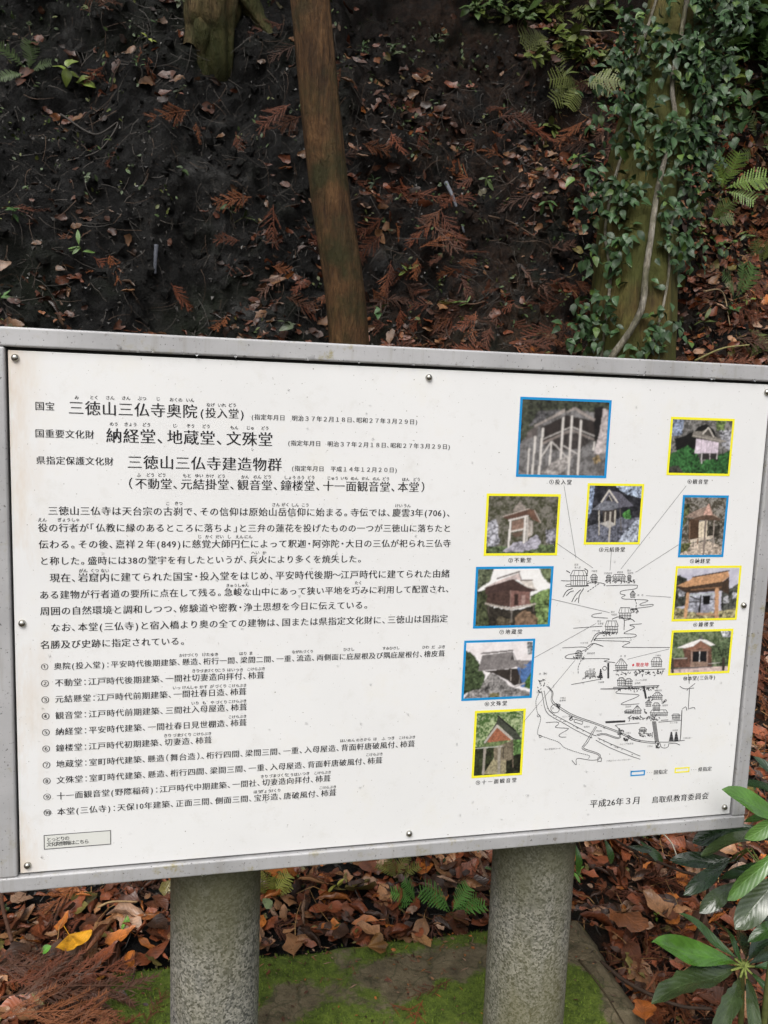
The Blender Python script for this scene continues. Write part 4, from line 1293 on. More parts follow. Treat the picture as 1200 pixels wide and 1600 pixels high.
for P in ([(480, 765), (530, 738), (612, 762)], [(510, 725), (556, 655), (640, 638)], [(535, 715), (575, 660), (650, 650)], [(270, 342), (302, 292), (350, 268)], [(345, 382), (380, 320), (422, 280)],
          [(402, 390), (410, 330), (446, 268)], [(370, 380), (392, 350)], [(300, 330), (330, 300), (360, 290)], [(690, 530), (740, 512), (790, 530), (790, 620)], [(850, 450), (900, 450), (912, 470)], [(800, 540), (850, 530), (880, 550)],
          [(300, 118), (328, 134)], [(455, 100), (480, 120), (470, 160)]):
    pl(s, smooth_pts(P), 0.0015, K6)
for P, d in (([(575, 230), (480, 295)], 0.006), ([(885, 365), (896, 400), (890, 435)], 0.006), ([(525, 745), (455, 810)], 0.006), ([(425, 880), (400, 940), (400, 992)], 0.006)):
    pl(s, smooth_pts(P), 0.0014, K6, dash=d)


def hut(s, K, x0, x1, y0, ym, y1, nv=5, hip=0.25, w=0.0010):
    """a little drawn building: hipped roof, posts, sill and hatching"""
    r = (x1 - x0) * hip
    pl(s, [(x0 + r, y0), (x1 - r, y0), (x1 + 4, ym), (x0 - 4, ym)], w, K, True)
    for k in range(nv):
        x = x0 + 3 + (x1 - x0 - 6) * k / (nv - 1)
        pl(s, [(x, ym), (x, y1)], w, K)
    pl(s, [(x0, (ym + y1) / 2), (x1, (ym + y1) / 2)], w, K)
    pl(s, [(x0, y1), (x1, y1)], w, K)
    for k in range(3):
        x = x0 + r + (x1 - x0 - 2 * r) * (k + 0.5) / 3
        pl(s, [(x, y0), (x + (k - 1) * r * 0.5, ym)], w * 0.7, K)


rs = np.random.default_rng(3)


def scrub(s, K, x0, x1, y0, y1, n, w=0.0011, L=14):
    for k in range(n):
        x, y = rs.uniform(x0, x1), rs.uniform(y0, y1)
        a = rs.uniform(0, 6.28)
        pl(s, [(x, y), (x + L * math.cos(a) * .6, y + L * math.sin(a) * .6), (x + L * math.cos(a + .8), y + L * math.sin(a + .8))], w, K)


hut(s, K6, 335, 475, 115, 160, 243, 8, 0.15)
hut(s, K6, 508, 562, 148, 175, 208, 5)
hut(s, K6, 640, 680, 155, 175, 205, 4)
hut(s, K6, 695, 800, 150, 170, 205, 8, 0.1)
hut(s, K6, 820, 850, 155, 172, 200, 4)
hut(s, K6, 845, 885, 290, 318, 345, 4, 0.4)
hut(s, K6, 748, 850, 432, 478, 525, 8, 0.12)
hut(s, K6, 632, 738, 545, 592, 645, 8, 0.12)
hut(s, K6, 378, 432, 798, 825, 855, 5)
hut(s, K6, 460, 545, 972, 990, 1022, 7, 0.1)
hut(s, K6, 718, 815, 868, 925, 958, 7, 0.42)
hut(s, K6, 1025, 1112, 858, 892, 935, 7, 0.2)
hut(s, K6, 735, 800, 1028, 1052, 1098, 5, 0.3)
hut(s, K6, 800, 860, 1035, 1060, 1098, 5, 0.3)
for bx0, bx1, by0, by1, n in ((610, 890, 205, 215, 30), (730, 1130, 968, 1010, 60), (720, 1080, 1110, 1140, 40), (600, 740, 640, 670, 18), (860, 910, 440, 480, 10), (470, 560, 215, 225, 8), (350, 470, 858, 866, 10), (430, 600, 1020, 1030, 16)):
    scrub(s, K6, bx0, bx1, by0, by1, n)
pl(s, [(700, 970), (900, 962), (1140, 955)], 0.0013, K6)
pl(s, [(700, 1112), (900, 1104), (1090, 1096)], 0.0013, K6)
for k in range(5):
    pl(s, [(590 - 3 * k, 962 + 16 * k), (590 + 3 * k + 3, 962 + 16 * k)], 0.0034, K6)
pl(s, [(590, 960), (590, 1045)], 0.0022, K6)
pl(s, [(656, 908), (656, 1030)], 0.0040, K6)
# valley road and river
for P in ([(175, 400), (190, 480), (210, 580), (260, 650), (400, 730), (520, 800), (660, 870), (700, 885)], [(200, 395), (215, 470), (235, 560), (285, 630), (420, 705), (540, 770), (680, 840), (745, 865)],
          [(225, 345), (280, 410), (275, 500), (330, 560), (500, 660), (740, 745), (990, 840), (1130, 910), (1200, 920)], [(240, 345), (292, 410), (288, 490), (345, 548), (505, 645), (745, 732), (990, 825), (1140, 897), (1200, 908)],
          [(735, 765), (640, 920), (595, 990), (640, 1020), (760, 1060), (775, 1100)], [(748, 770), (655, 930), (612, 985), (650, 1008), (770, 1050), (790, 1095)],
          [(750, 850), (830, 840), (960, 880), (1000, 870)], [(755, 862), (830, 852), (955, 892), (1000, 882)],
          [(770, 1110), (690, 1118), (545, 1100), (535, 1165), (490, 1120)], [(220, 725), (330, 720), (350, 740), (320, 775), (440, 785), (445, 800), (360, 850), (370, 875), (430, 877)],
          [(790, 377), (950, 376), (1190, 370)], [(1010, 370), (955, 420), (1190, 440), (1020, 520), (1025, 540), (1190, 530)], [(1190, 730), (960, 750), (955, 765), (990, 800)]):
    pl(s, smooth_pts(P), 0.0011, K7)
for P in ([(760, 885), (900, 950), (1050, 1010), (1200, 1075)], [(740, 910), (880, 985), (1050, 1055), (1200, 1108)]):
    pl(s, smooth_pts(P), 0.0011, K7)
scrub(s, K7, 220, 640, 640, 840, 0)
for k in range(26):
    t_ = rs.random()
    if k < 14:
        x, y = np.interp(t_, [0, .3, 1], [215, 300, 700]), np.interp(t_, [0, .3, 1], [560, 660, 865])
    else:
        x, y = 770 + 400 * t_, 905 + 180 * t_
    pl(s, [(x, y), (x + 12, y + rs.uniform(-6, 6))], 0.0009, K7)
pl(s, smooth_pts([(150, 415), (115, 500), (130, 620), (165, 680), (130, 830), (160, 860), (240, 890), (350, 930), (420, 990), (560, 1040), (670, 1070), (660, 1100)]), 0.0012, K7, dash=0.0042)
pl(s, [(520, 690), (605, 715), (595, 745), (512, 720)], 0.0011, K7, True)
for cxm, cym, r in ((315, 580, 45), (830, 160, 20), (480, 690, 14), (350, 548, 16), (140, 655, 12), (160, 870, 12)):
    pl(s, [(cxm + r * math.cos(a), cym + r * math.sin(a)) for a in np.linspace(0, 6.28, 20)], 0.0011, K7)
scrub(s, K7, 150, 205, 280, 340, 14)
scrub(s, K7, 130, 170, 360, 410, 8)
scrub(s, K7, 330, 365, 530, 590, 8)
scrub(s, K7, 470, 495, 660, 705, 8)
scrub(s, K7, 975, 1010, 800, 850, 12)
scrub(s, K7, 1020, 1075, 890, 925, 8)
pl(s, [(845, 722), (1040, 712)], 0.0042, K7)
pl(s, [(760, 1095), (800, 1095), (795, 1130), (758, 1130)], 0.0011, K7, True)
# lower right of the map
hut(s, K8, 490, 570, 335, 365, 395, 6, 0.35)
hut(s, K8, 490, 550, 425, 450, 490, 6, 0.25)
hut(s, K8, 470, 615, 485, 510, 535, 9, 0.1)
hut(s, K8, 325, 390, 450, 490, 518, 5, 0.45)
hut(s, K8, 250, 320, 485, 500, 515, 5, 0.2)
hut(s, K8, 375, 435, 635, 655, 672, 5, 0.25)
hut(s, K8, 655, 720, 520, 535, 565, 6, 0.15)
hut(s, K8, 430, 475, 400, 425, 455, 4, 0.45)
for b_ in ((285, 440, 545, 570, 30), (440, 540, 540, 570, 24), (360, 500, 675, 710, 26), (455, 490, 375, 405, 10), (545, 600, 400, 420, 8), (420, 440, 480, 520, 6), (515, 545, 760, 810, 18), (195, 235, 655, 700, 12), (240, 285, 735, 755, 8)):
    scrub(s, K8, *b_)
for P in ([(45, 308), (540, 290)], [(540, 590), (730, 575)], [(560, 575), (620, 570)], [(280, 700), (340, 735), (460, 755), (620, 760), (760, 745)], [(270, 712), (340, 748), (460, 768), (540, 770)], [(625, 775), (680, 770), (720, 785)],
          [(555, 775), (560, 800), (590, 812), (620, 800), (625, 775)], [(780, 320), (800, 300), (850, 260)], [(720, 285), (760, 305), (840, 300)], [(740, 480), (770, 460), (780, 490)], [(800, 475), (840, 465), (850, 480)], [(795, 185), (800, 260)]):
    pl(s, smooth_pts(P, 12), 0.0012, K8)
for x in (800,):
    pl(s, [(803, 310), (792, 480)], 0.0014, K8)
    pl(s, [(738, 490), (728, 700), (722, 745)], 0.0018, K8)
pl(s, [(414, 290), (432, 385)], 0.0042, K8)
for x in (487, 496, 505, 514):
    pl(s, [(x, 585), (x + 24, 755)], 0.0015, K8)
for x in (648, 690):
    for k in range(6):
        pl(s, [(x - 3 - 2.6 * k, 680 + 13 * k), (x + 3 + 2.6 * k, 680 + 13 * k)], 0.0030, K8)
o = s.build('line_drawing', M_MAPINK, rmap)
o['kind'] = 'stuff'
c = at_y(K6[0] + 868 / K6[2], K6[1] + 922 / K6[2], 0)
obj('location_dot', [(c[0], YT - 0.0003, c[2])] + [(c[0] + 0.0022 * math.cos(a), YT - 0.0003, c[2] + 0.0022 * math.sin(a)) for a in np.linspace(0, 2 * math.pi, 17)[:-1]],
    [(0, k + 1, (k + 1) % 16 + 1) for k in range(16)], M_RED, rmap)
line('現在地', 993, 1038.5, 1013.5, 1038, 7.4, 'location_text', M_RED, rmap, 0.03, False)
for K, x, y, t_ in ((K6, 385, 66, '国宝'), (K6, 395, 90, '投入堂'), (K6, 537, 122, '不動堂'), (K6, 655, 140, '元結掛堂'), (K6, 757, 131, '観音堂'), (K6, 833, 117, '重文'), (K6, 845, 139, '納経堂'), (K6, 930, 326, '鐘　楼'),
                    (K6, 695, 470, '重文'), (K6, 705, 492, '地蔵堂'), (K6, 578, 548, '重文'), (K6, 590, 569, '文殊堂'), (K6, 550, 630, 'クサリ坂'), (K6, 450, 733, 'カズラ坂'), (K6, 508, 823, '野際稲荷'), (K6, 782, 845, '本　堂'),
                    (K6, 1080, 841, '三佛寺'), (K6, 517, 957, '宿入橋'), (K6, 595, 1068, '行者道'), (K6, 935, 1050, 'さんさん茶屋'), (K6, 905, 1077, '宝物殿'), (K7, 395, 470, '三徳山'), (K7, 393, 497, '駐車場'), (K7, 770, 815, '門前橋'),
                    (K7, 1075, 833, '三徳山'), (K7, 1060, 948, 'みとく門前茶屋'), (K7, 290, 1000, '投入堂遥拝コース'), (K7, 295, 578, 'P'), (K8, 592, 788, 'P'), (K7, 980, 1118, '三徳山ウォーキングセンター'), (K8, 545, 320, '輪光院'),
                    (K8, 595, 447, '皆成院'), (K8, 280, 457, '正善院'), (K8, 668, 595, 'みとく橋'), (K8, 680, 660, '大鳥居'), (K8, 465, 795, '三徳山'), (K8, 780, 725, '三徳山道'), (K7, 430, 662, 'みとく橋'), (K7, 645, 770, '直売所'), (K7, 190, 218, '至　鳥取')):
    px, py = K[0] + x / K[2], K[1] + y / K[2]
    c = at_y(px, py, 0)
    em = 3.6 * SIZE_K * (1.5 if t_ == 'P' else 1)
    s = Soup()
    letters(s, t_, c[0] - em * len(t_) / 2, c[0] + em * len(t_) / 2, c[2], em, 0.0, True)
    s.build('map_label', M_MAPINK, rmap)
bpy.data.objects.remove(_fo)

# ------------------------------------------------------------------ rain drops on the board
s = Soup()
rs = np.random.default_rng(21)


def bead(c, r, axis_y=True, squash=0.55, n=8):
    V, Fc = [], []
    for i, ph_ in enumerate((0.0, 0.5, 1.0, 1.35)):
        for k in range(n):
            a = 2 * math.pi * k / n
            V.append((c[0] + r * math.cos(ph_) * math.cos(a), c[1] - r * squash * math.sin(ph_), c[2] + r * math.cos(ph_) * math.sin(a) * 1.12))
    for i in range(3):
        for k in range(n):
            k2 = (k + 1) % n
            Fc.append((i * n + k, i * n + k2, (i + 1) * n + k2, (i + 1) * n + k))
    Fc.append(tuple(range(3 * n, 4 * n)))
    Fc.append(tuple(range(n))[::-1])
    return V, Fc


for k in range(150):
    s.add(*bead((rs.uniform(-0.68, 0.69), 0.0001, rs.uniform(0.68, 1.55)), rs.uniform(0.0009, 0.0026)))
for k in range(34):
    s.add(*bead((rs.uniform(-0.72, 0.72), -0.0064, IZ1 + rs.uniform(0.001, 0.006)), rs.uniform(0.0014, 0.003)))
for k in range(40):
    s.add(*bead((rs.uniform(-0.72, 0.72), -0.0050, FZ0 + rs.uniform(-0.001, 0.003)), rs.uniform(0.0014, 0.0028)))
o = s.build('rain_drops', M_DROP, board, True)
o['kind'] = 'stuff'


# ================================================================== leaf shapes
def leaf_shape(kind, nseg=6, curl=0.3, fold=0.25, twist=0.0, across=2, seed=0, droop=0.0, rag=0.0):
    """unit leaf along +X from base to tip, width across Y, facing +Z; returns verts, faces, uv"""
    rr = np.random.default_rng(seed)
    us = np.linspace(0, 1, nseg + 1)
    if kind == 'oval':
        w = 0.27 * np.sin(np.pi * us ** 0.85) ** 0.75
    elif kind == 'broad':
        w = 0.36 * np.sin(np.pi * us ** 0.8) ** 0.7
    elif kind == 'lance':
        w = 0.15 * np.sin(np.pi * us ** 1.15) ** 0.8
    elif kind == 'obovate':
        w = 0.155 * np.sin(np.pi * us ** 1.45) ** 0.62
    elif kind == 'heart':
        w = 0.29 * np.sin(np.pi * us ** 0.66) ** 0.95
    elif kind == 'strip':
        w = 0.10 * np.sin(np.pi * us ** 0.9) ** 0.5
    w = np.maximum(w, 0.006)
    V, U = [], []
    for i, u in enumerate(us):
        for j in range(across + 1):
            v = j / across * 2 - 1
            wid = w[i] * (1 + (rag * rr.uniform(-1, 0.4) if j in (0, across) else 0))
            y = v * wid
            zf = abs(v) * wid * fold * 2
            # roll the blade about its midrib
            a = curl * v * 1.4
            if abs(curl) > 0.6:
                r = wid / (abs(curl) * 1.4)
                y = r * math.sin(abs(a)) * (1 if v > 0 else -1)
                zf = r * (1 - math.cos(a)) * (1 if curl > 0 else -1)
            z = zf - droop * u * u + 0.03 * math.sin(u * 7 + seed) * (1 + 0.5 * v)
            ca, sa = math.cos(twist * (u - .5)), math.sin(twist * (u - .5))
            V.append((u, y * ca - z * sa, y * sa + z * ca))
            U.append((u, (v + 1) / 2))
    n = across + 1
    Fc = [(i * n + j, (i + 1) * n + j, (i + 1) * n + j + 1, i * n + j + 1) for i in range(nseg) for j in range(across)]
    return np.array(V), Fc, np.array(U)


def ginkgo_shape(seed=0):
    """fan-shaped blade on a thin stalk"""
    rr = np.random.default_rng(seed)
    V, U, Fc = [], [], []
    n = 14
    for k in range(n + 1):
        a = -1.0 + 2.0 * k / n
        r = 0.62 + 0.05 * math.sin(9 * a + seed) - (0.07 if abs(a) < 0.08 else 0)
        for q in range(4):
            t = 0.03 + (r - 0.03) * q / 3
            V.append((0.36 + t * math.cos(a), t * math.sin(a), 0.07 * t * math.sin(8 * a + seed) + 0.10 * t * abs(a)))
            U.append((q / 3, k / n))
    for k in range(n):
        for q in range(3):
            Fc.append((k * 4 + q, k * 4 + q + 1, (k + 1) * 4 + q + 1, (k + 1) * 4 + q))
    b = len(V)
    V += [(0, 0.008, 0.02), (0, -0.008, 0.02), (0.39, 0.008, 0.0), (0.39, -0.008, 0.0)]
    U += [(0, .5)] * 4
    Fc.append((b, b + 1, b + 3, b + 2))
    return np.array(V), Fc, np.array(U)


DEAD = [leaf_shape('oval', 7, 0.35, 0.1, 0.5, 2, 1, 0.08, 0.22), leaf_shape('oval', 7, -0.5, -0.15, -0.6, 2, 2, -0.14, 0.25), leaf_shape('broad', 7, 0.45, 0.12, 0.4, 2, 3, 0.20, 0.3),
        leaf_shape('oval', 7, 1.25, 0, 0.7, 4, 4, 0.14, 0.25), leaf_shape('broad', 7, -0.4, -0.2, 0.9, 2, 5, 0.08, 0.35), leaf_shape('lance', 7, 0.3, 0.2, 1.1, 2, 6, 0.22, 0.2),
        leaf_shape('oval', 7, 1.9, 0, 0.4, 4, 7, 0.05, 0.2), leaf_shape('broad', 8, 0.3, 0.25, -0.5, 2, 8, -0.16, 0.45)]
for _k, (_V, _F, _U) in enumerate(DEAD):      # crumple the blades
    _V[:, 2] += (vnoise(_V[:, 0] * 5 + 3 * _k, _V[:, 1] * 7, 300 + _k) - 0.5) * 0.16
    _V[:, 1] += (vnoise(_V[:, 0] * 4 + 5 * _k, _V[:, 1] * 3, 320 + _k) - 0.5) * 0.10
STALK = 0.22


def with_stalk(T, seed):
    V, Fc, U = T
    n = len(V)
    c = 0.04 * math.sin(seed * 2.1)
    V = np.vstack([V, [(-STALK, 0.006 + c, 0.02), (-STALK, -0.006 + c, 0.02), (0.02, -0.006, 0.0), (0.02, 0.006, 0.0)]])
    U = np.vstack([U, [(0, .5)] * 4])
    return V, list(Fc) + [(n, n + 1, n + 2, n + 3)], U


def spray_shape(seed, n_side=9, L=1.0, n_need=9):
    """a drooping spray of cedar: axis, side shoots and short stiff needles; unit length along +X"""
    rr = np.random.default_rng(seed)
    V, Fc = [], []

    def shoot(p0, d, length, need):
        d = d / np.linalg.norm(d)
        up = np.array([0, 0, 1.0])
        sd = np.cross(d, up)
        sd /= np.linalg.norm(sd) + 1e-9
        up = np.cross(sd, d)
        k = 5
        P = [p0 + d * length * t + np.array([0, 0, -0.10 * length * t * t]) + sd * 0.06 * length * math.sin(3 * t + seed) for t in np.linspace(0, 1, k)]
        for i in range(k - 1):
            b = len(V)
            w = 0.0085 * (1 - 0.6 * i / k)
            V.extend([P[i] - sd * w, P[i] + sd * w, P[i + 1] + sd * w, P[i + 1] - sd * w])
            Fc.append((b, b + 1, b + 2, b + 3))
        for q in range(need):
            t = (q + 0.6) / need
            c = P[0] + (P[-1] - P[0]) * t
            for sg in (-1, 1):
                a = rr.uniform(0.35, 0.8)
                tip = c + (d * math.cos(a) + (sd * sg * math.cos(rr.uniform(0, 0.9)) + up * rr.uniform(-0.5, 0.8)) * math.sin(a)) * rr.uniform(0.05, 0.085)
                b = len(V)
                V.extend([c - d * 0.011, c + d * 0.011, tip])
                Fc.append((b, b + 1, b + 2))
        return P

    ax = shoot(np.zeros(3), np.array([1.0, 0, 0]), L, 16)
    for k in range(n_side):
        t = 0.10 + 0.78 * k / n_side
        c = ax[0] + (ax[-1] - ax[0]) * t
        for sg in (-1, 1):
            if rr.random() < 0.12:
                continue
            a = rr.uniform(0.45, 0.85)
            shoot(c, np.array([math.cos(a), sg * math.sin(a), rr.uniform(-0.25, 0.3)]), L * rr.uniform(0.30, 0.52) * (1 - 0.55 * t), n_need)
    V = np.array(V)
    return V, Fc, np.tile([0.5, 0.2], (len(V), 1))


SPRAYS = [spray_shape(k, 9 - k % 3) for k in range(4)]


def fern_shape(seed, pairs=13, arch=0.35):
    """one frond along +X with toothed leaflets"""
    rr = np.random.default_rng(seed)
    V, Fc, U = [], [], []

    def axis(t):
        return np.array([t, 0.03 * math.sin(t * 3 + seed), arch * t - arch * 1.35 * t * t])

    for i in range(10):
        a, b_ = axis(i / 10), axis((i + 1) / 10)
        n = len(V)
        V.extend([a + [0, -.006, 0], a + [0, .006, 0], b_ + [0, .006, 0], b_ + [0, -.006, 0]])
        U.extend([(0, .5)] * 4)
        Fc.append((n, n + 1, n + 2, n + 3))
    for k in range(pairs):
        t = 0.16 + 0.83 * k / pairs
        c = axis(t)
        L = 0.30 * math.sin(math.pi * min(1, 0.18 + 0.86 * (1 - (t - .16) / .84))) + 0.015
        for sg in (-1, 1):
            a = math.radians(rr.uniform(62, 74))
            d = np.array([math.cos(a), sg * math.sin(a), rr.uniform(-0.18, 0.02)])
            nrm = np.array([math.sin(a), -sg * math.cos(a), 0])
            m = 5
            for q in range(m):
                f0, f1 = q / m, (q + 1) / m
                w0 = 0.030 * (1 - f0) ** 0.6 + 0.002
                w1 = 0.030 * (1 - f1) ** 0.6 + 0.001
                p0, p1 = c + d * L * f0, c + d * L * f1
                pm = c + d * L * (f0 * 0.35 + f1 * 0.65)
                n = len(V)
                V.extend([p0 - nrm * w0 * .55, p0 + nrm * w0 * .55, pm + nrm * w0 * 1.05, p1 + nrm * w1 * .55, p1 - nrm * w1 * .55, pm - nrm * w0 * 1.05])
                U.extend([(f0, .5), (f0, .5), (f1, .8), (f1, .5), (f1, .5), (f1, .2)])
                Fc.append((n, n + 1, n + 2, n + 3, n + 4, n + 5))
    return np.array(V), Fc, np.array(U)


# ================================================================== trees
def trunk_mesh(ctrl, rads, n=40, rings=60, lump=0.08, seed=0, flute=0.0, nf=6):
    P = spline(np.array(ctrl, float), rings)
    R = np.interp(np.linspace(0, 1, rings), np.linspace(0, 1, len(rads)), rads)
    V, Fc = [], []
    T = np.gradient(P, axis=0)
    T /= np.linalg.norm(T, axis=1)[:, None]
    a = np.array([0, -1.0, 0])
    for i in range(rings):
        b = np.cross(T[i], a)
        b /= np.linalg.norm(b)
        a = np.cross(b, T[i])
        for k in range(n):
            t = 2 * math.pi * k / n
            q = float(fbm(np.array(math.cos(t) * 1.6 + 5), np.array(math.sin(t) * 1.6 + P[i, 2] * 1.3), seed, 3)) - 0.5
            r = R[i] * (1 + lump * 2 * q + flute * math.cos(nf * t + seed + 0.5 * P[i, 2]))
            V.append(P[i] + r * (math.cos(t) * b + math.sin(t) * a))
    for i in range(rings - 1):
        for k in range(n):
            k2 = (k + 1) % n
            Fc.append((i * n + k, i * n + k2, (i + 1) * n + k2, (i + 1) * n + k))
    return np.array(V), Fc, P, R


def crown(root, centre, rx, rz, n, seed, col):
    """leaf sprigs through an uneven volume"""
    rr = np.random.default_rng(seed)
    V0, F0, U0 = leaf_shape('oval', 3, 0.2, 0.1, 0.2, 2, 3)
    s_ = Soup()
    cl = [centre + np.array([rr.normal() * rx * 0.5, rr.normal() * rx * 0.5, rr.normal() * rz * 0.45]) for _ in range(26)]
    for k in range(n):
        c = cl[rr.integers(len(cl))] + rr.normal(size=3) * 0.35
        R = frame_of(rr.normal(size=3), rr.normal(size=3) + [0, 0, 1.2])
        b = rr.uniform(0.6, 1.4)
        s_.add((V0 * rr.uniform(0.10, 0.17)) @ R.T + c, F0, U0, np.array(col) * b)
    return s_.build('crown', M_GREENS, root, True)


def limbs(root, P, R, seed, mat, n=4):
    rr = np.random.default_rng(seed)
    for k in range(n):
        i = int(len(P) * (0.72 + 0.25 * k / n))
        a = rr.uniform(0, 6.28)
        d = np.array([math.cos(a), math.sin(a), 0.7])
        L = rr.uniform(1.0, 1.8)
        C_ = [P[i], P[i] + d * L * 0.4 + [0, 0, 0.05], P[i] + d * L + [0, 0, 0.35]]
        V, Fc, U = tube(spline(C_, 10), np.linspace(R[i] * 0.5, 0.02, 10), 10)
        obj('limb', V, Fc, mat, root, True, U)


# slim brown tree standing in front of the bank
YT1 = 2.25
c0, c1, c2 = at_y(545, 530, YT1), at_y(514, 290, YT1), at_y(484, 0, YT1)
d_ = c2 - c1
base_ = c0 + (c0 - c1) * 0.62
low_ = drop_to(base_[0], base_[1])
base_[2] = min(base_[2], low_[2] - 0.40)
t1 = thing('slender_tree', 'slim tree with a smooth brown trunk rising behind the middle of the board', 'tree', (base_[0], base_[1], base_[2] + 0.38))
top_ = [c2 + d_ * k + np.array([0, 0.05 * k * k, 0]) for k in (0.8, 1.8, 3.0, 4.2)]
V, Fc, P, R = trunk_mesh([base_, c0, c1, c2] + top_, [0.118, 0.086, 0.083, 0.083, 0.08, 0.075, 0.065, 0.045], 48, 150, 0.10, 4, 0.015, 11)
obj('trunk', V, Fc, M_BARK_SLIM, t1, True)
limbs(t1, P, R, 5, M_BARK_SLIM)
crown(t1, P[-1], 1.6, 1.2, 2600, 6, (0.05, 0.085, 0.022))

# big leaning tree hung with climbing vine
YT2 = 2.35
b0, b1, b2, b3 = at_y(985, 560, YT2), at_y(1000, 320, YT2 + .08), at_y(1032, 160, YT2 + .14), at_y(1070, 0, YT2 + .2)
base2 = b0 + (b0 - b1) * 0.75
low2 = drop_to(base2[0], base2[1])
base2[2] = min(base2[2], low2[2] - 0.80)
t2 = thing('old_tree', 'thick leaning tree with mossy ochre bark, wrapped in climbing green vine', 'tree', (base2[0], base2[1], base2[2] + 0.77))
d2 = b3 - b2
V, Fc, TP2, TR2 = trunk_mesh([base2, b0, b1, b2, b3] + [b3 + d2 * k for k in (1.0, 2.4, 4.0)], [0.30, 0.205, 0.180, 0.178, 0.175, 0.17, 0.14, 0.09], 56, 110, 0.10, 9, 0.055, 7)
obj('trunk', V, Fc, M_BARK_BIG, t2, True)
TB2 = BVHTree.FromPolygons(V.tolist(), [list(f) for f in Fc])
limbs(t2, TP2, TR2, 15, M_BARK_BIG)
crown(t2, TP2[-1], 1.9, 1.4, 3000, 16, (0.045, 0.08, 0.02))

# root-footed tree high on the bank
rb, rn = on_bank(345, 100)
t3 = thing('bank_tree', 'tree with peeling brown bark gripping the upper bank with spread roots', 'tree', rb)
up3 = at_y(338, 8, rb[1] - 0.02)
p_lo = at_y(347, 112, rb[1] - 0.10)
hit, nn, _, _ = BVH.ray_cast(Vector(CAM), Vector(p_lo - CAM).normalized())
p_lo = np.array(hit) - (np.array(hit) - CAM) / np.linalg.norm(np.array(hit) - CAM) * 0.02
mid3 = at_y(342, 52, p_lo[1] - 0.05)
top3 = at_y(336, -25, p_lo[1] - 0.02)
V, Fc, P3_, R3_ = trunk_mesh([p_lo + (p_lo - mid3) * 0.5 + [0, 0.16, 0], p_lo + [0, 0.03, 0], mid3 + [0, 0.03, 0], top3, top3 + [0.06, 0.10, 0.9], top3 + [0.02, 0.2, 2.2]],
                             [0.045, 0.060, 0.090, 0.150, 0.17, 0.12], 64, 90, 0.26, 12, 0.07, 9)
obj('trunk', V, Fc, M_BARK_ROOT, t3, True)
for qq, (pts, r0, r1) in enumerate((([(325, -14), (312, 18), (304, 44), (296, 72)], 0.10, 0.055), ([(368, -16), (388, 4), (405, 28), (428, 54)], 0.070, 0.040), ([(330, 10), (320, 46), (316, 84), (322, 116)], 0.070, 0.035))):
    C_ = []
    for q, (px, py) in enumerate(pts):
        h_, _n = on_bank(px, max(py, 2))
        C_.append(at_y(px, py, min(h_[1], p_lo[1] + 0.05) - 0.03) if q < 2 and qq < 3 else h_ - _n * 0.015)
    V, Fc, _p, _r = trunk_mesh(C_, [r0, (r0 + r1) / 2, r1, r1 * 0.7], 28, 36, 0.28, 17 + qq, 0.05, 6)
    obj('root', V, Fc, M_BARK_ROOT, t3, True)
crown(t3, P3_[-1] + [0, 0.3, 1.0], 1.5, 1.2, 1800, 26, (0.045, 0.075, 0.02))

# ------------------------------------------------------------------ climbing vine
vine = thing('climbing_vine', 'climbing evergreen vine with pale woody stem and small glossy leaves on the old tree', 'vine', tuple(at_y(965, 565, YT2 - 0.25)))


def on_trunk(px, py):
    d = Vector(ray(px, py)).normalized()
    h, n, _, _ = TB2.ray_cast(Vector(CAM), d)
    if h is None:
        return None
    n = np.array(n)
    if n @ np.array(d) > 0:
        n = -n
    return np.array(h), n


def vine_stem(pts, r, out=0.02, name='stem'):
    C_ = []
    for px, py in pts:
        h = on_trunk(px, py)
        if h is None:
            p = at_y(px, py, YT2 - 0.10)
        else:
            p = h[0] + h[1] * out
        C_.append(p)
    V, Fc, U = tube(spline(C_, len(pts) * 6), r, 9, 0.22, 5)
    return obj(name, V, Fc, M_BARK_GREY, vine, True, U)


vine_stem([(957, 585), (966, 556), (984, 520), (998, 480), (1003, 430), (1010, 380), (1018, 320), (1030, 270), (1038, 240)], np.linspace(0.017, 0.012, 54), 0.045)
vine_stem([(1038, 245), (1052, 190), (1046, 130), (1060, 60), (1072, -10)], 0.011, 0.02)
vine_stem([(940, 560), (948, 500), (955, 430), (948, 360), (962, 280), (985, 200), (992, 120), (1015, 40), (1030, -10)], 0.007, 0.01)
vine_stem([(1010, 560), (1030, 500), (1042, 430), (1045, 360), (1062, 300)], 0.006, 0.01)
rs = np.random.default_rng(77)
IVY = [mesh_data('vine_leaf', *(lambda t: (t[0], t[1]))(leaf_shape('heart', 6, 0.25, 0.12, 0.2, 2, 41 + k, 0.22)), M_GREEN, True, leaf_shape('heart', 6, 0.25, 0.12, 0.2, 2, 41 + k, 0.22)[2]) for k in range(3)]
IVT = [leaf_shape('heart', 5, 0.25, 0.14, 0.2, 2, 41 + k, 0.18) for k in range(3)]
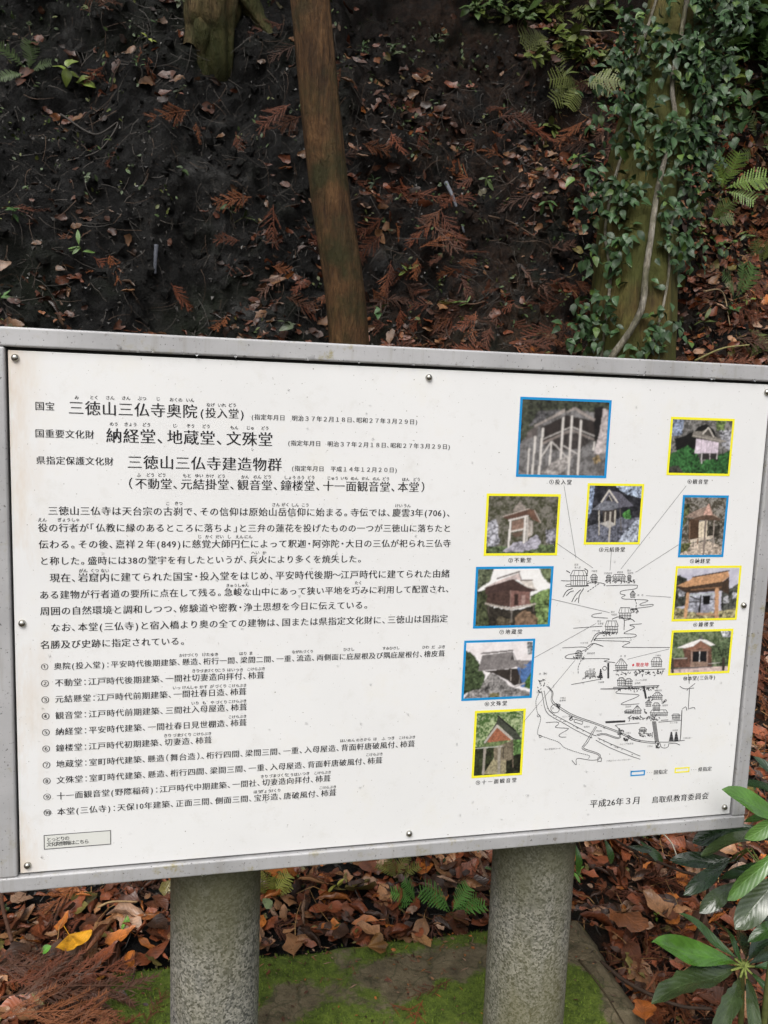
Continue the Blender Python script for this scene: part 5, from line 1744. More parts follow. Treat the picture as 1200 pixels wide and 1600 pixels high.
clumps = [(1120, 20), (1130, 60), (1118, 100), (1140, 20), (1128, 140), (1110, 200), (1010, 50), (1045, 65), (1030, 105), (1070, 110), (1000, 140), (1060, 150), (1025, 195), (1090, 225), (1100, 250), (1090, 10), (1100, 40), (1080, 75), (1105, 85), (1095, 140), (1105, 165), (1080, 205), (970, 60), (980, 30), (960, 110), (950, 140), (1000, 20), (1035, 40), (1075, 20), (1010, 75), (1060, 85), (1095, 60), (985, 110), (1040, 130), (1080, 130), (965, 165), (1010, 165), (1055, 175), (1090, 185), (955, 165), (985, 215), (1040, 225),
          (1080, 240), (960, 240), (1010, 255), (1050, 270), (1085, 280), (940, 275), (985, 285), (965, 310), (1060, 320), (1045, 350), (960, 345), (1010, 385), (1055, 385), (975, 385), (1040, 420), (945, 405), (970, 450), (945, 470),
          (1035, 440), (925, 500), (955, 500), (1020, 500), (1045, 530), (940, 540), (1005, 545), (970, 535), (915, 520), (1060, 345), (1075, 380), (930, 300), (1000, 300), (1065, 215), (1100, 110), (1110, 20)]
nleaf = 0
extra = Soup()
STEM_PX = np.array([(957, 585), (966, 556), (984, 520), (998, 480), (1003, 430), (1010, 380), (1018, 320), (1030, 270)], float)
for k in range(2300):
    cx_, cy_ = clumps[k % len(clumps)]
    px, py = cx_ + rs.normal() * 19, cy_ + rs.normal() * 16
    if py > 562:
        continue
    sx_ = np.interp(py, STEM_PX[::-1, 1], STEM_PX[::-1, 0])
    if py > 265 and abs(px - sx_) < 9 and rs.random() < 0.9:
        continue
    if px < 1070 and rs.random() < 0.8 and fbm(np.array(px / 34.0), np.array(py / 44.0), 203, 2) < 0.44:
        continue
    h = on_trunk(px, py)
    if h is None:
        p = at_y(px, py, YT2 - 0.05 + rs.uniform(-0.06, 0.06))
        n = np.array([0, -1.0, 0.3])
    else:
        p, n = h[0] + h[1] * rs.uniform(0.015, 0.085), h[1]
    d = np.array([rs.normal() * 0.8, -0.35 + rs.normal() * 0.3, -0.55 + rs.normal() * 0.55])
    nn = n * 0.6 + np.array([0, -0.1, 0.7]) + rs.normal(size=3) * 0.5
    R = frame_of(d, nn)
    sc = rs.uniform(0.034, 0.066)
    b = rs.uniform(0.55, 1.35)
    yl = rs.random() < 0.12
    c = np.array([0.036, 0.078, 0.028]) * b if not yl else np.array([0.07, 0.12, 0.025]) * b
    if nleaf < 300 and k % 2 == 0:
        o = inst('leaf', IVY[k % 3], mat4(R, p, sc), vine)
        o.color = (*c, 1)
        nleaf += 1
    else:
        V0, F0, U0 = IVT[k % 3]
        extra.add((V0 * sc) @ R.T + p, F0, U0, c)
o = extra.build('foliage', M_GREENS, vine, True)
o['kind'] = 'stuff'

# ================================================================== glossy evergreen shrub beside the board
RH = {}


def big_leaf_mesh(seed, curl, droop, rag):
    k = (seed, curl, droop, rag)
    if k not in RH:
        V, Fc, U = leaf_shape('obovate', 14, curl, 0.16, 0.1, 4, seed, droop, rag)
        RH[k] = mesh_data('evergreen_leaf', V, Fc, M_RHODO, True, U)
    return RH[k]


def big_leaf(root, b, t, col, wid=1.0, nrm=(0, -0.45, 0.9), seed=1, droop=0.10, curl=0.3, rag=0.0):
    """b, t: (px, py, depth y) of the leaf's foot and tip"""
    B, T = at_y(*b), at_y(*t)
    d = T - B
    L = np.linalg.norm(d)
    R = frame_of(d, np.array(nrm, float))
    M = mat4(R, B, L)
    for i in range(3):
        M[i][1] *= wid * 0.53
    o = inst('leaf', big_leaf_mesh(seed, curl, droop, rag), M, root)
    o.color = (*col, 1)
    s_ = tube(np.array([B - d * 0.10 + [0, 0, -0.004], B, B + d * 0.12]), [0.0026, 0.0026, 0.0015], 6)
    return o


def shoot_stem(root, pts, r, col=(0.09, 0.10, 0.03)):
    P = spline([at_y(*p) if len(p) == 3 and p[1] > 50 else np.array(p) for p in pts], 16)
    V, Fc, U = tube(P, r, 8, 0.1)
    return obj('stem', V, Fc, M_TWIG, root, True, U, np.tile(col, (len(V), 1)))


G1, G2, G3, G4 = (0.060, 0.155, 0.018), (0.034, 0.085, 0.017), (0.018, 0.042, 0.014), (0.038, 0.060, 0.022)
wA = at_y(1163, 1510, 0.0)
foot = np.array([wA[0] + 0.03, 0.06, -0.10])
rh = thing('evergreen_shrub', 'evergreen shrub with a star of long glossy leaves beside the mossy slab', 'shrub', foot)
shoot_stem(rh, [tuple(foot), tuple(foot + [0.0, -0.03, 0.2]), tuple(wA + [0.0, 0.005, -0.005])], np.linspace(0.008, 0.005, 16))
W0 = (1163, 1510)
for tip, ty, col, wid, sd, dr, cu, rg, nr in (
        ((1022, 1471), -0.03, G1, 1.35, 1, 0.05, 0.3, 0.0, (0.1, -0.6, 0.8)), ((1063, 1424), 0.06, G2, 1.15, 2, 0.06, 0.35, 0.0, (0.5, -0.6, 0.7)),
        ((1024, 1552), -0.08, G4, 1.35, 3, 0.08, 0.25, 0.25, (0.0, -0.25, 1.0)), ((1060, 1518), 0.09, G3, 1.4, 4, 0.1, 0.3, 0.0, (0.0, -0.5, 0.8)),
        ((1120, 1625), -0.14, G4, 1.15, 5, 0.1, 0.2, 0.3, (0.1, -0.3, 1.0)), ((1188, 1640), -0.15, G4, 1.0, 6, 0.1, 0.2, 0.0, (-0.1, -0.3, 1.0)),
        ((1245, 1590), -0.12, G2, 1.0, 7, 0.1, 0.3, 0.0, (-0.5, -0.4, 0.8)), ((1162, 1440), 0.12, G3, 1.5, 8, 0.15, 0.3, 0.0, (0.0, -0.8, 0.6)),
        ((1212, 1432), 0.10, G3, 1.2, 9, 0.12, 0.3, 0.0, (-0.4, -0.7, 0.6)), ((1125, 1432), 0.12, G2, 1.3, 10, 0.12, 0.3, 0.0, (0.3, -0.7, 0.6)),
        ((1270, 1510), 0.0, G2, 1.1, 11, 0.12, 0.3, 0.0, (0, -0.5, 0.8)), ((1240, 1470), 0.06, G3, 1.2, 12, 0.12, 0.3, 0.0, (0, -0.6, 0.8))):
    bx = W0[0] + (tip[0] - W0[0]) * 0.10
    by = W0[1] + (tip[1] - W0[1]) * 0.10
    big_leaf(rh, (bx, by, 0.0), (tip[0], tip[1], ty), col, wid, nr, sd, dr, cu, rg)
    V, Fc, U = tube(np.array([wA, at_y(bx + (tip[0] - W0[0]) * 0.05, by + (tip[1] - W0[1]) * 0.05, ty * 0.1)]), [0.0030, 0.0022], 6)
    obj('leaf_stalk', V, Fc, M_TWIG, rh, True, U, np.tile((0.20, 0.24, 0.06), (len(V), 1)))

# taller shoot whose leaves reach over the corner of the frame
wB = at_y(1236, 1290, -0.10)
rh2 = thing('evergreen_shoot', 'tall leafy evergreen shoot whose bright leaf overlaps the corner of the frame', 'shrub', (wB[0] + 0.03, -0.06, -0.12))
shoot_stem(rh2, [(wB[0] + 0.03, -0.06, -0.12), (wB[0] + 0.02, -0.06, 0.25), tuple(wB)], np.linspace(0.009, 0.005, 16))
for b, t, col, wid, sd, dr, cu, rg, nr in (
        ((1232, 1284, -0.10), (1131, 1232, -0.075), G1, 1.75, 21, 0.05, 0.3, 0.0, (0.2, -0.75, 0.6)), ((1230, 1270, -0.10), (1165, 1312, -0.09), (0.09, 0.19, 0.04), 2.0, 22, 0.05, 0.3, 0.0, (0.4, -0.8, 0.5)),
        ((1230, 1300, -0.09), (1090, 1327, 0.02), G4, 1.35, 23, 0.06, 0.35, 0.0, (0.0, -0.35, 1.0)), ((1180, 1290, 0.10), (1080, 1312, 0.16), G3, 1.9, 24, 0.08, 0.3, 0.0, (0.0, -0.6, 0.8)),
        ((1215, 1325, -0.10), (1141, 1408, -0.14), (0.07, 0.15, 0.03), 1.5, 25, 0.07, 0.3, 0.0, (0.6, -0.5, 0.6)), ((1225, 1360, -0.05), (1150, 1452, -0.08), G4, 2.1, 26, 0.06, 0.15, 0.0, (0.3, -0.5, 0.9)),
        ((1150, 1345, 0.14), (1048, 1343, 0.18), G3, 1.5, 27, 0.08, 0.3, 0.0, (0.0, -0.7, 0.6)), ((1140, 1345, 0.12), (1072, 1396, 0.08), G3, 1.5, 28, 0.08, 0.3, 0.0, (0.3, -0.6, 0.8)),
        ((1150, 1378, 0.08), (1096, 1424, 0.05), G4, 2.0, 29, 0.08, 0.3, 0.0, (0.3, -0.6, 0.8)), ((1245, 1400, -0.02), (1180, 1395, 0.02), G3, 1.7, 30, 0.08, 0.3, 0.0, (0.3, -0.6, 0.8)),
        ((1225, 1470, -0.02), (1160, 1395, 0.06), G3, 1.3, 31, 0.08, 0.3, 0.0, (0.3, -0.7, 0.6)), ((1240, 1230, -0.05), (1178, 1180, 0.0), G3, 1.6, 32, 0.08, 0.3, 0.0, (0.3, -0.7, 0.6)),
        ((1245, 1330, -0.03), (1195, 1345, 0.05), G2, 1.6, 33, 0.08, 0.3, 0.0, (0.3, -0.6, 0.8)), ((1240, 1262, -0.08), (1158, 1282, 0.0), G2, 1.5, 38, 0.07, 0.3, 0.0, (0.2, -0.5, 0.9)),
        ((1235, 1345, -0.06), (1120, 1372, 0.04), G3, 1.3, 39, 0.07, 0.3, 0.0, (0.2, -0.5, 0.9)), ((1245, 1425, -0.05), (1170, 1470, -0.06), G2, 1.4, 40, 0.07, 0.3, 0.0, (0.3, -0.5, 0.9)),
        ((1235, 1310, 0.02), (1130, 1300, 0.10), G3, 1.4, 41, 0.07, 0.3, 0.0, (0.1, -0.6, 0.8)), ((1240, 1250, -0.06), (1150, 1215, 0.03), G3, 1.4, 42, 0.07, 0.3, 0.0, (0.1, -0.6, 0.8))):
    big_leaf(rh2, b, t, col, wid, nr, sd, dr, cu, rg)
    B = at_y(*b)
    V, Fc, U = tube(spline([B, B * 0.6 + wB * 0.4 + [0, 0, -0.01], np.array([wB[0] + 0.012, wB[1] + 0.02, min(B[2], wB[2]) - 0.03])], 6), 0.0024, 6)
    obj('leaf_stalk', V, Fc, M_TWIG, rh2, True, U, np.tile((0.15, 0.18, 0.05), (len(V), 1)))

# a third, low branch with a few leaves behind the post
lb = at_y(1100, 1372, 0.30)
rh3 = thing('low_branch', 'thin dark branch with a few drooping green leaves behind the granite post', 'branch', tuple(lb + [0.05, 0.1, -0.3]))
shoot_stem(rh3, [tuple(lb + [0.05, 0.1, -0.3]), tuple(lb + [0.03, 0.02, -0.04]), (1060, 1360, 0.32), (1000, 1335, 0.36), (958, 1310, 0.38)], np.linspace(0.005, 0.0025, 16), (0.05, 0.03, 0.02))
for b, t, col, wid, sd in (((1000, 1314, 0.36), (1038, 1350, 0.34), G2, 1.7, 34), ((945, 1308, 0.38), (958, 1352, 0.36), (0.05, 0.12, 0.03), 1.6, 35), ((900, 1318, 0.34), (906, 1368, 0.32), (0.07, 0.2, 0.03), 1.5, 36), ((980, 1322, 0.36), (1020, 1330, 0.34), G3, 1.5, 37)):
    big_leaf(rh3, b, t, col, wid, (0.1, -0.8, 0.5), sd, 0.08, 0.3, 0.0)


# ================================================================== ferns and small plants
FERN_M = []
for k in range(4):
    V, Fc, U = fern_shape(k, 12 + k % 3, 0.30 + 0.1 * (k % 2))
    FERN_M.append(mesh_data('fern_frond', V, Fc, M_GREEN, False, U))
PL_M = {}
for nm in ('oval', 'heart', 'lance', 'strip'):
    V, Fc, U = leaf_shape(nm, 6, 0.25, 0.12, 0.15, 2, 60 + len(PL_M), 0.15)
    PL_M[nm] = mesh_data(nm + '_leaf', V, Fc, M_GREEN, True, U)
rp = np.random.default_rng(31)


def jit(c, a=0.25):
    f = rp.uniform(1 - a, 1 + a)
    return tuple(float(v * f) for v in c) + (1.0,)


def fern(px, py, size_px, n, col, label, group=None, dirs=None):
    p, nrm = on_bank(px, py)
    dep = project(p)[2]
    L = size_px * dep / F_PX
    t = thing('fern', label, 'fern', p - nrm * 0.01, group)
    for k in range(n):
        if dirs:
            a = math.radians(dirs[k])
        else:
            a = rp.uniform(0, 6.28)
        # directions: in the picture plane, leaning out of the slope
        right = CM[:, 0]
        up = -CM[:, 1]
        d = right * math.cos(a) + up * math.sin(a) * 0.8 + nrm * rp.uniform(0.35, 0.7)
        o = inst('frond', FERN_M[rp.integers(4)], mat4(frame_of(d, nrm + np.array([0, -0.3, 0.5])), p, L * rp.uniform(0.75, 1.1)), t)
        o.color = jit(col)
    return t


def plant(px, py, size_px, n, col, label, kind='oval', group=None, spread=1.0, name='small_plant', cat='plant', height=1.0):
    """a few stems with leaves set along them"""
    p, nrm = on_bank(px, py)
    dep = project(p)[2]
    k_ = dep / F_PX
    t = thing(name, label, cat, p - nrm * 0.012, group)
    ns = max(1, n // 5)
    for q in range(ns):
        H = size_px * k_ * rp.uniform(0.6, 1.1) * height
        d = nrm * 0.6 + np.array([rp.normal() * 0.6 * spread, -0.1, 0.6 + rp.normal() * 0.35])
        d /= np.linalg.norm(d)
        C_ = [p - nrm * 0.01, p + d * H * 0.5 + [0, 0, 0.1 * H], p + d * H + np.array([rp.normal() * .1 * H, 0, -0.12 * H])]
        P = spline(C_, 8)
        V, Fc, U = tube(P, np.linspace(0.0022, 0.0009, 8), 5)
        obj('stem', V, Fc, M_TWIG, t, True, U, np.tile((0.06, 0.06, 0.025), (len(V), 1)))
        m = max(2, n // ns)
        for j in range(m):
            u = 0.35 + 0.65 * (j + 1) / m
            c = P[min(7, int(u * 7))]
            dd = np.array([rp.normal(), rp.normal() * 0.6 - 0.25, rp.normal() * 0.45 - 0.05])
            o = inst('leaf', PL_M[kind], mat4(frame_of(dd, nrm * 0.5 + np.array([0, -0.2, 0.8]) + rp.normal(size=3) * 0.25), c, size_px * k_ * rp.uniform(0.38, 0.62)), t)
            o.color = jit(col, 0.3)
    return t


YG, MG, DG, GG = (0.12, 0.165, 0.03), (0.065, 0.13, 0.032), (0.045, 0.088, 0.030), (0.075, 0.10, 0.05)
fern(706, 1432, 66, 5, (0.10, 0.25, 0.045), 'bright green fern on the leaf litter between the two granite posts', None, [165, 20, 5, 150, 60])
fern(650, 1412, 48, 3, (0.10, 0.25, 0.045), 'small green fern frond beside the bright fern between the posts', None, [200, 170, 130])
fern(425, 1408, 50, 5, (0.16, 0.17, 0.03), 'yellowing fern tuft against the granite post on the litter', None, [60, 95, 120, 35, 150])
fern(620, 1378, 44, 4, (0.15, 0.16, 0.035), 'pale yellow-green fern under the lower rail of the board', None, [60, 110, 20, 150])
fern(1128, 300, 62, 6, (0.15, 0.24, 0.045), 'bright lime-green fern on the bank beside the old tree', None, [30, 150, 80, 110, -20, 200])
fern(1146, 470, 56, 3, (0.09, 0.17, 0.05), 'upright green fern frond low on the bank beside the old tree', None, [105, 80, 140])
fern(1172, 560, 48, 6, (0.11, 0.14, 0.035), 'mossy olive fern clump just above the frame top', None, [90, 60, 120, 30, 150, 75])
fern(45, 118, 56, 4, (0.055, 0.085, 0.03), 'dull green fern high on the dark earth bank', None, [200, 160, 30, 100])
fern(860, 60, 62, 5, (0.085, 0.10, 0.025), 'olive fern hanging from the bank top near the old tree', None, [200, 240, 300, 170, -20])
fern(905, 130, 64, 6, (0.10, 0.12, 0.03), 'yellow-olive fern on the bank close to the mossy trunk', None, [190, 215, 170, -10, 240, 10])
fern(880, 20, 60, 5, (0.11, 0.13, 0.03), 'pale olive fern at the top of the bank above the other ferns', None, [190, 215, 330, -10, 240])
fern(1180, 230, 54, 4, (0.08, 0.11, 0.03), 'olive fern in the leafy thicket right beside the lime-green fern', None, [120, 60, 200, 0])
plant(105, 135, 44, 10, YG, 'yellow-green seedling with broad leaves on the dark bank under the dull fern', 'heart')
plant(830, 30, 46, 15, YG, 'yellowish leafy plant at the bank top beside the hanging ferns', 'oval')
plant(920, 25, 46, 15, (0.09, 0.13, 0.03), 'olive leafy plant at the bank top touching the old trunk', 'oval')
plant(780, 40, 34, 10, (0.08, 0.11, 0.03), 'small olive-leaved plant on the edge of the bare upper bank', 'oval')
plant(1095, 40, 50, 44, MG, 'dense green leafy shrub at the top of the bank behind the vine', 'oval', None, 1.2, 'leafy_shrub', 'shrub')
plant(1140, 90, 54, 48, MG, 'dense green leafy shrub with drooping sprays on the upper bank', 'oval', None, 1.2, 'leafy_shrub', 'shrub')
plant(1180, 30, 54, 48, DG, 'dark green leafy shrub in the top thicket of the bank', 'oval', None, 1.2, 'leafy_shrub', 'shrub')
plant(1190, 160, 54, 44, DG, 'dark green leafy shrub low in the thicket of the bank', 'oval', None, 1.2, 'leafy_shrub', 'shrub')
plant(1120, 180, 46, 36, MG, 'green leafy shrub between the vine and the olive fern', 'oval', None, 1.1, 'leafy_shrub', 'shrub')
plant(1160, 60, 56, 40, MG, 'thick green leafy shrub between the other shrubs of the upper bank', 'oval', None, 1.3, 'leafy_shrub', 'shrub')
plant(1120, 130, 50, 34, (0.07, 0.13, 0.04), 'spreading green leafy shrub just behind the vine leaves', 'oval', None, 1.3, 'leafy_shrub', 'shrub')
plant(1195, 95, 50, 34, MG, 'bushy green leafy shrub above the dark low shrub', 'oval', None, 1.3, 'leafy_shrub', 'shrub')
plant(800, 15, 44, 18, (0.12, 0.15, 0.03), 'straggling yellow-green plant at the bare bank top', 'oval', None, 1.2)
plant(850, 100, 40, 16, (0.10, 0.13, 0.03), 'yellow-olive bushy plant under the hanging olive fern', 'oval', None, 1.2)
plant(900, 85, 44, 18, (0.11, 0.14, 0.03), 'yellow-green bushy plant between the olive ferns', 'oval', None, 1.2)
plant(940, 110, 40, 16, (0.10, 0.13, 0.035), 'olive bushy plant squeezed against the mossy trunk', 'oval', None, 1.2)
plant(870, 150, 36, 14, (0.09, 0.12, 0.03), 'low yellow-olive plant below the bushy plants on the bank', 'lance', None, 1.2)
plant(740, 20, 30, 10, (0.07, 0.10, 0.03), 'wispy olive plant on the bare bank top', 'lance')
fern(1105, 350, 44, 4, (0.10, 0.15, 0.04), 'small green fern in the red litter under the lime-green fern', None, [60, 120, 20, 150])
fern(1190, 415, 46, 4, (0.10, 0.13, 0.035), 'small olive fern in the red litter beside the upright frond', None, [100, 150, 60, 190])
for q in range(26):
    px_, py_ = rp.uniform(735, 965), rp.uniform(2, 130)
    if py_ > 25 + (px_ - 735) * 0.55:
        py_ *= 0.3
    plant(px_, py_, rp.uniform(26, 40), int(rp.integers(8, 14)), (YG, (0.09, 0.13, 0.03), (0.07, 0.12, 0.035))[q % 3], 'small leafy olive plant crowded among others along the bank top', ('oval', 'lance', 'heart')[q % 3], 'small olive plants crowded along the bank top', 1.2)
for q in range(14):
    plant(rp.uniform(1095, 1205), rp.uniform(2, 230), rp.uniform(34, 50), int(rp.integers(12, 20)), (MG, DG, YG)[q % 3], 'small leafy green plant filling the thicket beside the old tree', ('oval', 'heart')[q % 2], 'small green plants in the thicket beside the old tree', 1.3)
for q in range(12):
    plant(rp.uniform(5, 300) if q < 7 else rp.uniform(555, 720), rp.uniform(5, 300), rp.uniform(16, 26), int(rp.integers(4, 8)), (DG, GG, (0.05, 0.08, 0.03))[q % 3], 'tiny green sprig rooted in the dark earth of the bank', ('lance', 'oval', 'heart')[q % 3], 'tiny green sprigs on the dark bank')
for q in range(12):
    plant(rp.uniform(1085, 1205), rp.uniform(260, 555), rp.uniform(18, 30), int(rp.integers(5, 9)), (YG, MG, (0.09, 0.15, 0.04))[q % 3], 'small green herb poking through red litter beyond the old tree', ('lance', 'oval', 'heart')[q % 3], 'green herbs in the red litter beyond the old tree')
plant(440, 530, 46, 3, GG, 'grey-green plant with rounded leaves just above the frame', 'heart')
plant(580, 500, 34, 4, (0.05, 0.11, 0.035), 'small dark green lobed plant at the foot of the slim tree', 'heart')
plant(4, 480, 44, 6, (0.06, 0.14, 0.03), 'green seedling on the dark bank above the frame corner', 'lance')
plant(20, 345, 34, 6, (0.05, 0.11, 0.03), 'little green herb on the dark bank with toothed leaves', 'heart')
plant(130, 410, 38, 7, (0.09, 0.16, 0.04), 'light green creeping plant among cedar sprays on the dark bank', 'lance')
plant(275, 155, 26, 5, (0.06, 0.08, 0.045), 'grey-green seedling below the tree roots on the bank', 'lance')
plant(240, 72, 20, 3, (0.20, 0.24, 0.04), 'tiny bright yellow-green seedling beside the tree roots', 'heart')
plant(575, 280, 26, 6, (0.04, 0.07, 0.03), 'small green plant on the bare bank beside the slim trunk', 'lance')
plant(690, 85, 24, 5, (0.05, 0.08, 0.03), 'small green plant on the bare upper bank', 'lance')
plant(715, 110, 24, 5, (0.05, 0.09, 0.03), 'thin-leaved green plant on the bare upper bank', 'strip')
plant(640, 440, 36, 6, YG, 'yellow-green drooping plant on the bank below the grey stick', 'lance')
plant(700, 480, 36, 5, (0.08, 0.14, 0.03), 'green arching plant just above the frame on the bank', 'strip')
plant(760, 290, 32, 6, (0.07, 0.11, 0.03), 'green plant in the reddish litter between the two trees', 'lance')
plant(840, 330, 32, 8, (0.05, 0.10, 0.03), 'dark green herb in the reddish litter near the old tree', 'lance')
plant(905, 275, 40, 7, (0.06, 0.13, 0.035), 'green narrow-leaved plant touching the left side of the mossy trunk', 'lance')
plant(865, 215, 30, 7, (0.10, 0.13, 0.03), 'yellow-olive plant on the bank under the olive ferns', 'oval')
plant(930, 210, 30, 8, (0.05, 0.10, 0.035), 'green-leaved plant growing out beside the vine-clad trunk', 'oval')
plant(1150, 385, 34, 6, (0.08, 0.13, 0.035), 'green herb in the red litter below the lime-green fern', 'lance')
plant(1190, 330, 34, 7, (0.07, 0.12, 0.03), 'green herb with small leaves above the upright fern frond', 'oval')
plant(1100, 520, 34, 6, (0.09, 0.12, 0.03), 'olive creeping plant in the litter beside the mossy fern clump', 'lance')
plant(365, 350, 34, 14, (0.05, 0.075, 0.025), 'tuft of fine grass on the dark bank', 'strip', None, 0.8, 'grass_tuft', 'grass')
plant(195, 1448, 36, 3, (0.11, 0.24, 0.03), 'bright green upright seedling in the litter beside the slab', 'lance')
plant(46, 1385, 24, 3, (0.13, 0.22, 0.06), 'pale green seedling in the bare soil under the frame corner', 'oval')
plant(1028, 1440, 26, 4, (0.16, 0.28, 0.035), 'lime-green clover-like seedling beside the evergreen shrub', 'heart')
plant(905, 1380, 30, 6, (0.10, 0.22, 0.03), 'bright green seedling against the shaded side of the granite post', 'lance')
plant(530, 1395, 30, 4, (0.26, 0.25, 0.03), 'yellow-leaved seedling under the board rail between the posts', 'lance')

# ================================================================== litter on the ground
RUST, BROWN, TAN, DARK, ORNG, OLIV, PALE = (0.19, 0.055, 0.022), (0.115, 0.043, 0.022), (0.25, 0.125, 0.058), (0.045, 0.023, 0.014), (0.34, 0.11, 0.022), (0.15, 0.125, 0.035), (0.30, 0.185, 0.12)
PAL = [('rust-brown', RUST), ('brown', BROWN), ('tan', TAN), ('dark brown', DARK), ('orange', ORNG), ('olive-brown', OLIV), ('pale tan', PALE)]
PW_FLOOR = np.array([0.30, 0.24, 0.14, 0.13, 0.09, 0.05, 0.05])
PW_BANK = np.array([0.24, 0.28, 0.18, 0.14, 0.06, 0.03, 0.07])
rl = np.random.default_rng(101)
BQ = np.array([(-6, 508), (1212, 572), (1163, 1294), (-3, 1398)])


def hidden(px, py):
    """behind the board or a post"""
    return bool(inside(np.array([px]), np.array([py]), [tuple(q) for q in BQ])[0]) or (py > 1290 and (262 < px < 410 or 744 < px < 898))


def density(x, s, P):
    z, y = P[:, 2], P[:, 1]
    foot_ = np.clip((2.5 - s) / 0.8, 0, 1)
    lowb = np.clip((2.45 - z) / 0.8, 0, 1)
    right = np.clip((x - 0.15) / 0.8, 0, 1)
    right = right * np.clip((4.3 - z) / 1.4, 0.15, 1) * (1 + 2.2 * np.clip((x - 1.75) / 0.35, 0, 1))
    clump = np.clip((fbm(x * 1.9, s * 1.9, 91, 3) - 0.41) * 6.0 + 0.35 * np.clip((x - 1.7) / 0.4, 0, 1), 0.08, 1.4)
    d = np.maximum(foot_, (0.075 + 0.36 * lowb + 1.05 * right * (0.5 + 0.5 * lowb)) * clump)
    onslab = (x > SX0 - 0.01) & (x < SX1 + 0.015) & (y < SY1 + 0.025 - 0.06 * vnoise(x * 9, x * 0, 77))
    return np.where(onslab, 0.0, d)


items = []
N = 46000
x = rl.uniform(-2.7, 4.4, N)
s_ = rl.uniform(0.25, 6.0, N)
P = surf(x, s_)
Nn = surf_n(x, s_)
keep = rl.random(N) < density(x, s_, P) * 1.0
x, s_, P, Nn = x[keep], s_[keep], P[keep], Nn[keep]
pr = project(P)
leaves = []
for i in range(len(x)):
    fl = s_[i] < 1.7
    kind = rl.integers(8)
    ci = rl.choice(7, p=PW_FLOOR / PW_FLOOR.sum() if fl else PW_BANK / PW_BANK.sum())
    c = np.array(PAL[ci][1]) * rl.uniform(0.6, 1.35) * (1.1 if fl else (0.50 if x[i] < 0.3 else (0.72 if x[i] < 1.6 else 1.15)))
    sc = (0.024 + 0.092 * rl.random() ** 1.8) if fl else (0.022 + 0.070 * rl.random() ** 1.3)
    a = rl.uniform(0, 6.28)
    n = Nn[i] + rl.normal(size=3) * (0.38 if fl else 0.45)
    d = np.array([math.cos(a), math.sin(a), rl.normal() * 0.3])
    d = d - Nn[i] * (d @ Nn[i]) * 0.85
    R = frame_of(d, n)
    p = P[i] + Nn[i] * rl.uniform(0.002, 0.030 if fl else 0.018) - R[:, 0] * sc * 0.5
    if P[i, 1] < SY1 + 0.02 and SX0 < x[i] < SX1:
        p[2] = max(p[2], 0.006 + rl.uniform(0, 0.012))
    vis = 0 < pr[i, 0] < 1200 and 0 < pr[i, 1] < 1600 and not hidden(pr[i, 0], pr[i, 1])
    leaves.append((sc / pr[i, 2] * (1 if vis else 0) * (1.0 + 0.5 * (c[0] > 0.15)), kind, ci, c, sc, R, p, fl, x[i], P[i]))
order = sorted(range(len(leaves)), key=lambda i: -leaves[i][0])
chosen = set(i for i in order[:290] if leaves[i][0] > 0)
DEADS = [with_stalk(t, k) for k, t in enumerate(DEAD)]
DEAD_M = [mesh_data('dead_leaf', V, Fc, M_LEAF, True, U) for V, Fc, U in DEADS]
so = Soup()
for i, (pxs, kind, ci, c, sc, R, p, fl, lx, lp) in enumerate(leaves):
    if i in chosen:
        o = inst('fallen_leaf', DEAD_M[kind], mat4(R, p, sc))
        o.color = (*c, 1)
        how = 'rolled' if kind in (3, 6) else ('narrow' if kind == 5 else ('broad' if kind in (2, 4, 7) else 'oval'))
        if fl:
            where = 'in the litter beside the evergreen shrub' if lx > SX1 else ('in the litter beyond the bare end of the slab' if lx < SX0 else 'in the litter along the back of the slab')
        else:
            where = 'on the reddish bank around the old tree' if lx > 1.2 else ('on the bank between the two trees' if lx > 0.25 else 'on the dark earth bank')
        lab = f'{how} {PAL[ci][0]} fallen leaf {where}'
        tag(o, lab, 'leaf', lab.replace(' leaf ', ' leaves '))
    else:
        V0, F0, U0 = DEAD[kind]
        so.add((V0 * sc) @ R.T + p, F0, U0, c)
o = so.build('leaf_litter', M_LITTER, None, True)
o['kind'] = 'stuff'
o['label'] = 'carpet of brown and rust fallen leaves over floor and bank'

# dead cedar sprays
N = 7500
x = rl.uniform(-2.6, 4.3, N)
s_ = rl.uniform(0.3, 5.6, N)
P = surf(x, s_)
Nn = surf_n(x, s_)
z = P[:, 2]
w = 0.07 + 0.75 * np.clip((x - 0.05) / 0.7, 0, 1) * np.clip((3.7 - z) / 1.2, 0.05, 1) * (1 + 1.6 * np.clip((x - 1.7) / 0.5, 0, 1)) + 0.20 * np.clip((2.3 - z) / 0.6, 0, 1) * (z > 1.2)
w = w * np.clip((fbm(x * 1.5, s_ * 1.5, 131, 3) - 0.38) * 5, 0.05, 1.3)
w = np.where(s_ < 2.2, np.maximum(w, 0.30 + 0.25 * (x > 0.5)), w)
w = np.where((x < -0.55) & (P[:, 1] < 0.95), 0.8, w)
w = np.where((x > SX0) & (x < SX1 + 0.02) & (P[:, 1] < SY1), 0, w)
keep = rl.random(N) < w * 0.75
x, s_, P, Nn = x[keep], s_[keep], P[keep], Nn[keep]
pr = project(P)
CED_M = [mesh_data('cedar_spray', V, Fc, M_CEDAR_OBJ, False, U) for V, Fc, U in SPRAYS]
CPAL = [(0.135, 0.040, 0.018), (0.10, 0.032, 0.015), (0.17, 0.058, 0.022), (0.075, 0.032, 0.018)]
cs = []
